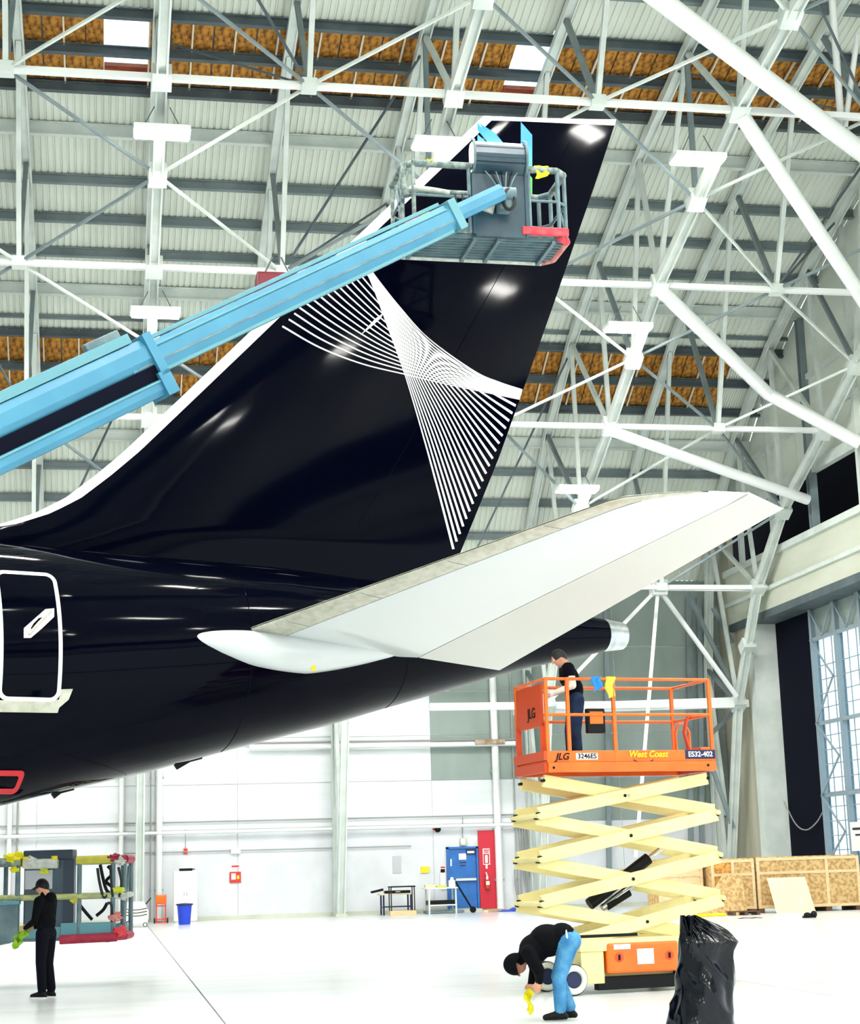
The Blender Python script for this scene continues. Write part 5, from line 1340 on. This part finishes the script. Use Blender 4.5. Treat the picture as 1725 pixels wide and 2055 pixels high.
for z in (.15, ch*.6, ch*.95): MB().bar((-.17, .02, z), (.17, .02, z), .04, .04).build('crossbar', 'cart_red', ct)
MB().bb((-.2, -.12, ch*.66), (.2, .1, ch*.98)).build('tank', 'orange', ct, bevel=.05)
MB().bb((-.22, -.25, .02), (.22, .0, .05)).build('toe_plate', 'cart_red', ct)
for u in (-.24, .24): MB().cyl((u-.03, .06, .1), (u+.03, .06, .1), .1, 14).build('wheel', 'rubber', ct)
mp_ = onZ(272, 1861); mc = thing('floor_machine', 'white wheeled floor machine with curved hood beside the lowered basket', 'machine', (mp_.x, mp_.y, 0)); mh = onY(272, 1810, mp_.y).z
w = onY(298, 1830, mp_.y).x-onY(246, 1830, mp_.y).x
MB().prism([(-w/2, .1), (w/2-.05, .1), (w/2, .3), (w/2, mh*.62), (w/2-.08, mh*.8), (w/2-.15, mh), (-w/2+.1, mh), (-w/2, mh*.7)], lambda u, v, k: V((u, k, v)), .6).build('machine_body', 'cabinet', mc, bevel=.04)
for z in (.5, .62, .74): MB().tube(crom([(-w/2+.05, -.015, mh*z), (0, -.02, mh*z-.05), (w/2-.05, -.015, mh*z)], 5), .015, 6).build('trim_line', 'rubber', mc, smooth=True)
MB().tube([(w/2-.1, .1, mh*.9), (w/2+.08, .1, mh+.12)], .025, 7).build('handle', 'rubber', mc)
for u in (-w/2+.22, w/2-.12): 
    r_ = .12 if u < 0 else .08; wq = MB().cyl((u, -.04, r_), (u, .04, r_), r_, 18).build('wheel', 'rubber', mc); XF[wq.name] = xf(mc); MB().cyl((u, -.05, r_), (u, -.04, r_), r_*.65, 14).build('hub', 'paper', wq)

# unit heater under the roof
hz = roof_hit(556, 600); hp_ = onY(556, 578, 46.8); hz_ = innerpt(46.8)
uh = thing('unit_heater', 'dark red unit heater hanging under the roof behind the boom', 'heater', hp_)
MB().bb((-.62, -.4, -.36), (.62, .4, .36)).build('casing', 'heater_red', uh, bevel=.04)
MB().bb((-.56, -.42, -.3), (-.03, -.4, .3)).build('louvre_panel', 'heater_red', uh, bevel=.01); MB().bb((.03, -.42, -.3), (.56, -.4, .3)).build('louvre_panel', 'heater_red', uh, bevel=.01)
for u in (-.4, .4): MB().cyl((u, 0, .36), (u*.3, 0, .95), .025, 7).build('hanger_rod', 'steel_dark', uh)

# ================================================================== TIMBER CRATES ON THE RIGHT
def crate_frame(x0, x1, yb):
    a, b = onZ(x0, yb), onZ(x1, yb-(x1-x0)*.03); return a, b
YC = onZ(1520, 1833).y
def cx(x, y): return onY(x, y, YC)
def crate(label, x0, x1, yt, yb, dep, cols, mats, group=None, dy=0.):
    a, b = onY(x0, yt, YC+dy), onY(x1, yt, YC+dy); zt2 = a.z; zb = max(0, .14)
    t = thing('timber_crate', label, 'crate', (a.x, YC+dy, 0), group=group); w = b.x-a.x
    n = len(cols)-1
    for i in range(n):
        MB().bb((cols[i]*w+.01, .03, zb), (cols[i+1]*w-.01, .06, zt2)).build('board', mats[i], t)
    MB().bb((0, dep-.03, zb), (w, dep, zt2)).build('board', 'osb', t); MB().bb((0, .06, zb), (.03, dep-.03, zt2)).build('board', 'osb', t); MB().bb((w-.03, .06, zb), (w, dep-.03, zt2)).build('board', 'osb', t)
    MB().bb((0, .03, zt2), (w, dep, zt2+.03)).build('lid', 'osb', t)
    for c in cols: MB().bb((min(max(c*w-.05, 0), w-.1), 0, zb), (min(max(c*w+.05, .1), w), .03, zt2)).build('upright', 'lumber', t)
    for z in (zb+.05, zt2*.72, zt2-.05): MB().bb((0, .005, z-.045), (w, .032, z+.045)).build('rail', 'lumber', t)
    for i in range(n+1):
        u = min(max(cols[i]*w, .1), w-.1); MB().bb((u-.1, .02, 0), (u+.1, dep, zb)).build('skid', 'pallet_dark', t)
    return t
crate('long chipboard crate with pale battens beneath the glazed door', 1516, 1722, 1722, 1832, 1.2, [0, .68, 1], ['osb', 'osb'])
crate('shorter chipboard crate with orange boards behind the lift arms', 1425, 1512, 1726, 1833, 1.2, [0, .5, 1], ['osb_orange', 'osb'], dy=.05)
crate('pale planked crate seen between the scissor arms', 1318, 1408, 1727, 1832, 1.2, [0, .5, 1], ['lumber', 'lumber'], dy=.5)
a, b = onY(1537, 1762, YC-.5), onY(1634, 1833, YC-.9)
t = thing('plywood_sheet', 'clean pale plywood sheet leaning against the long crate', 'board', (a.x, YC-.55, 0))
wq = b.x-a.x
MB().prism([(.12, 0), (wq+.05, 0), (wq-.1, a.z), (0, a.z)], lambda u, v, k: V((u, -.35+.3*v/a.z*1.15+k, v)), .02).build('sheet', 'plywood', t)
t = thing('osb_sheet', 'loose chipboard sheet leaning against the shorter crate', 'board', (onY(1450, 1833, YC-.4).x, YC-.45, 0))
MB().prism([(-.9, 0), (.75, 0), (.75, 1.25), (.1, 1.25)], lambda u, v, k: V((u, -.15+.3*v/1.3+k, v)), .02).build('sheet', 'osb', t)
pp = onZ(1500, 1836); t = thing('pallet', 'small dark wooden pallet lying in front of the shorter crate', 'pallet', (pp.x-.1, pp.y-.3, 0))
for i in range(4): MB().bb((-.55, .02+.13*i, .1), (.4, .12+.13*i, .13)).build('slat', 'pallet_dark', t)
for u in (-.5, -.1, .3): MB().bb((u, 0, 0), (u+.1, .52, .1)).build('bearer', 'pallet_dark', t)
pp = onZ(1425, 1840); o = thing('strap', 'yellow lifting strap lying in front of the crates', 'strap', pp); MB().tube(crom([(-.5, 0, .05), (-.1, .1, .05), (.2, -.05, .06), (.5, .05, .05)], 5), .05, 7).build('webbing', 'yellow', o, smooth=True)
pp = onZ(1620, 1842); o = thing('clamp_block', 'small black hardware left on the floor before the plywood', 'hardware', pp)
MB().sph((0, 0, .08), (.12, .08, .08), 12, 7).build('lump', 'black', o, smooth=True); MB().sph((.2, 0, .1), (.1, .08, .1), 12, 7).build('lump', 'black', o, smooth=True); MB().box((.05, 0, .03), (.4, .08, .06)).build('base', 'black', o)
pp = onZ(1505, 1843); o = thing('cloth_strip', 'flat dark strip lying on the floor before the crates', 'strap', pp); MB().solid(lambda u, v: ((u-.5)*.7, (v-.5)*.2, .012+.02*sin(6*u)**2), (0, 0, -.01), 10, 3).build('strip', 'navy', o, smooth=True)

# ================================================================== RUBBISH BAG IN THE FOREGROUND
gp = onZ(1405, 2092); bg = thing('rubbish_bag', 'tall black plastic rubbish bag with open crumpled top on the floor', 'bag', gp, R0)
sc_ = gp.xy.length/F
prof_ = [(2092, 1352, 1462), (2075, 1346, 1470), (2040, 1350, 1476), (2000, 1361, 1480), (1970, 1368, 1478), (1945, 1373, 1474), (1930, 1376, 1478), (1915, 1378, 1486), (1900, 1380, 1470), (1882, 1383, 1438), (1864, 1386, 1398)]
def ridge(p): return 1-abs(noise.noise(p))*2.2
def bagpt(u, v):
    # v up the bag; outline from measured widths, with sharp plastic folds
    k = v*(len(prof_)-1); i = min(int(k), len(prof_)-2); f = k-i
    y, x0, x1 = [lerp(prof_[i][j], prof_[i+1][j], f) for j in range(3)]
    cxm, hw = ((x0+x1)/2-1405)*sc_, (x1-x0)/2*sc_
    z = (2092-y)*sc_*1.03; t = 2*pi*u; c, s = cos(t), sin(t)
    dpt = hw*.85 if v < .72 else lerp(hw*.85, .07, (v-.72)/.28)
    top = max(0, (v-.55)/.45)
    w1 = ridge(V((c*1.0+z*1.3, s*1.0, z*.8)))*.045               # broad folds
    w2 = ridge(V((c*1.3+z*4.5, s*1.3+3, z*.8)))*.022              # slanting creases
    w3 = ridge(V((c*5, s*5, z*1.0)))*.03*top                      # gathers near the neck
    w4 = noise.noise(V((c*1.5, s*1.5, z*2+9)))*.04
    d = (w1+w2+w3+w4-.03)*min(1, v*8+.15)
    return V((cxm+(hw+d)*c, (dpt+d)*s, max(0, z+(w2-.01)*.6*min(1, v*4))))
m = MB().grid(bagpt, 200, 170, cu=True)
m.add([bagpt(i/200, 0) for i in range(200)], [tuple(range(200))])
m.build('bag_body', 'bag', bg, smooth=True)
MB().grid(lambda u, v: bagpt(u, 1)+V((.03*v*cos(6*pi*u), .05*v*sin(2*pi*u), -.16*v)), 80, 4, cu=True).build('bag_mouth', 'bag', bg, smooth=True)
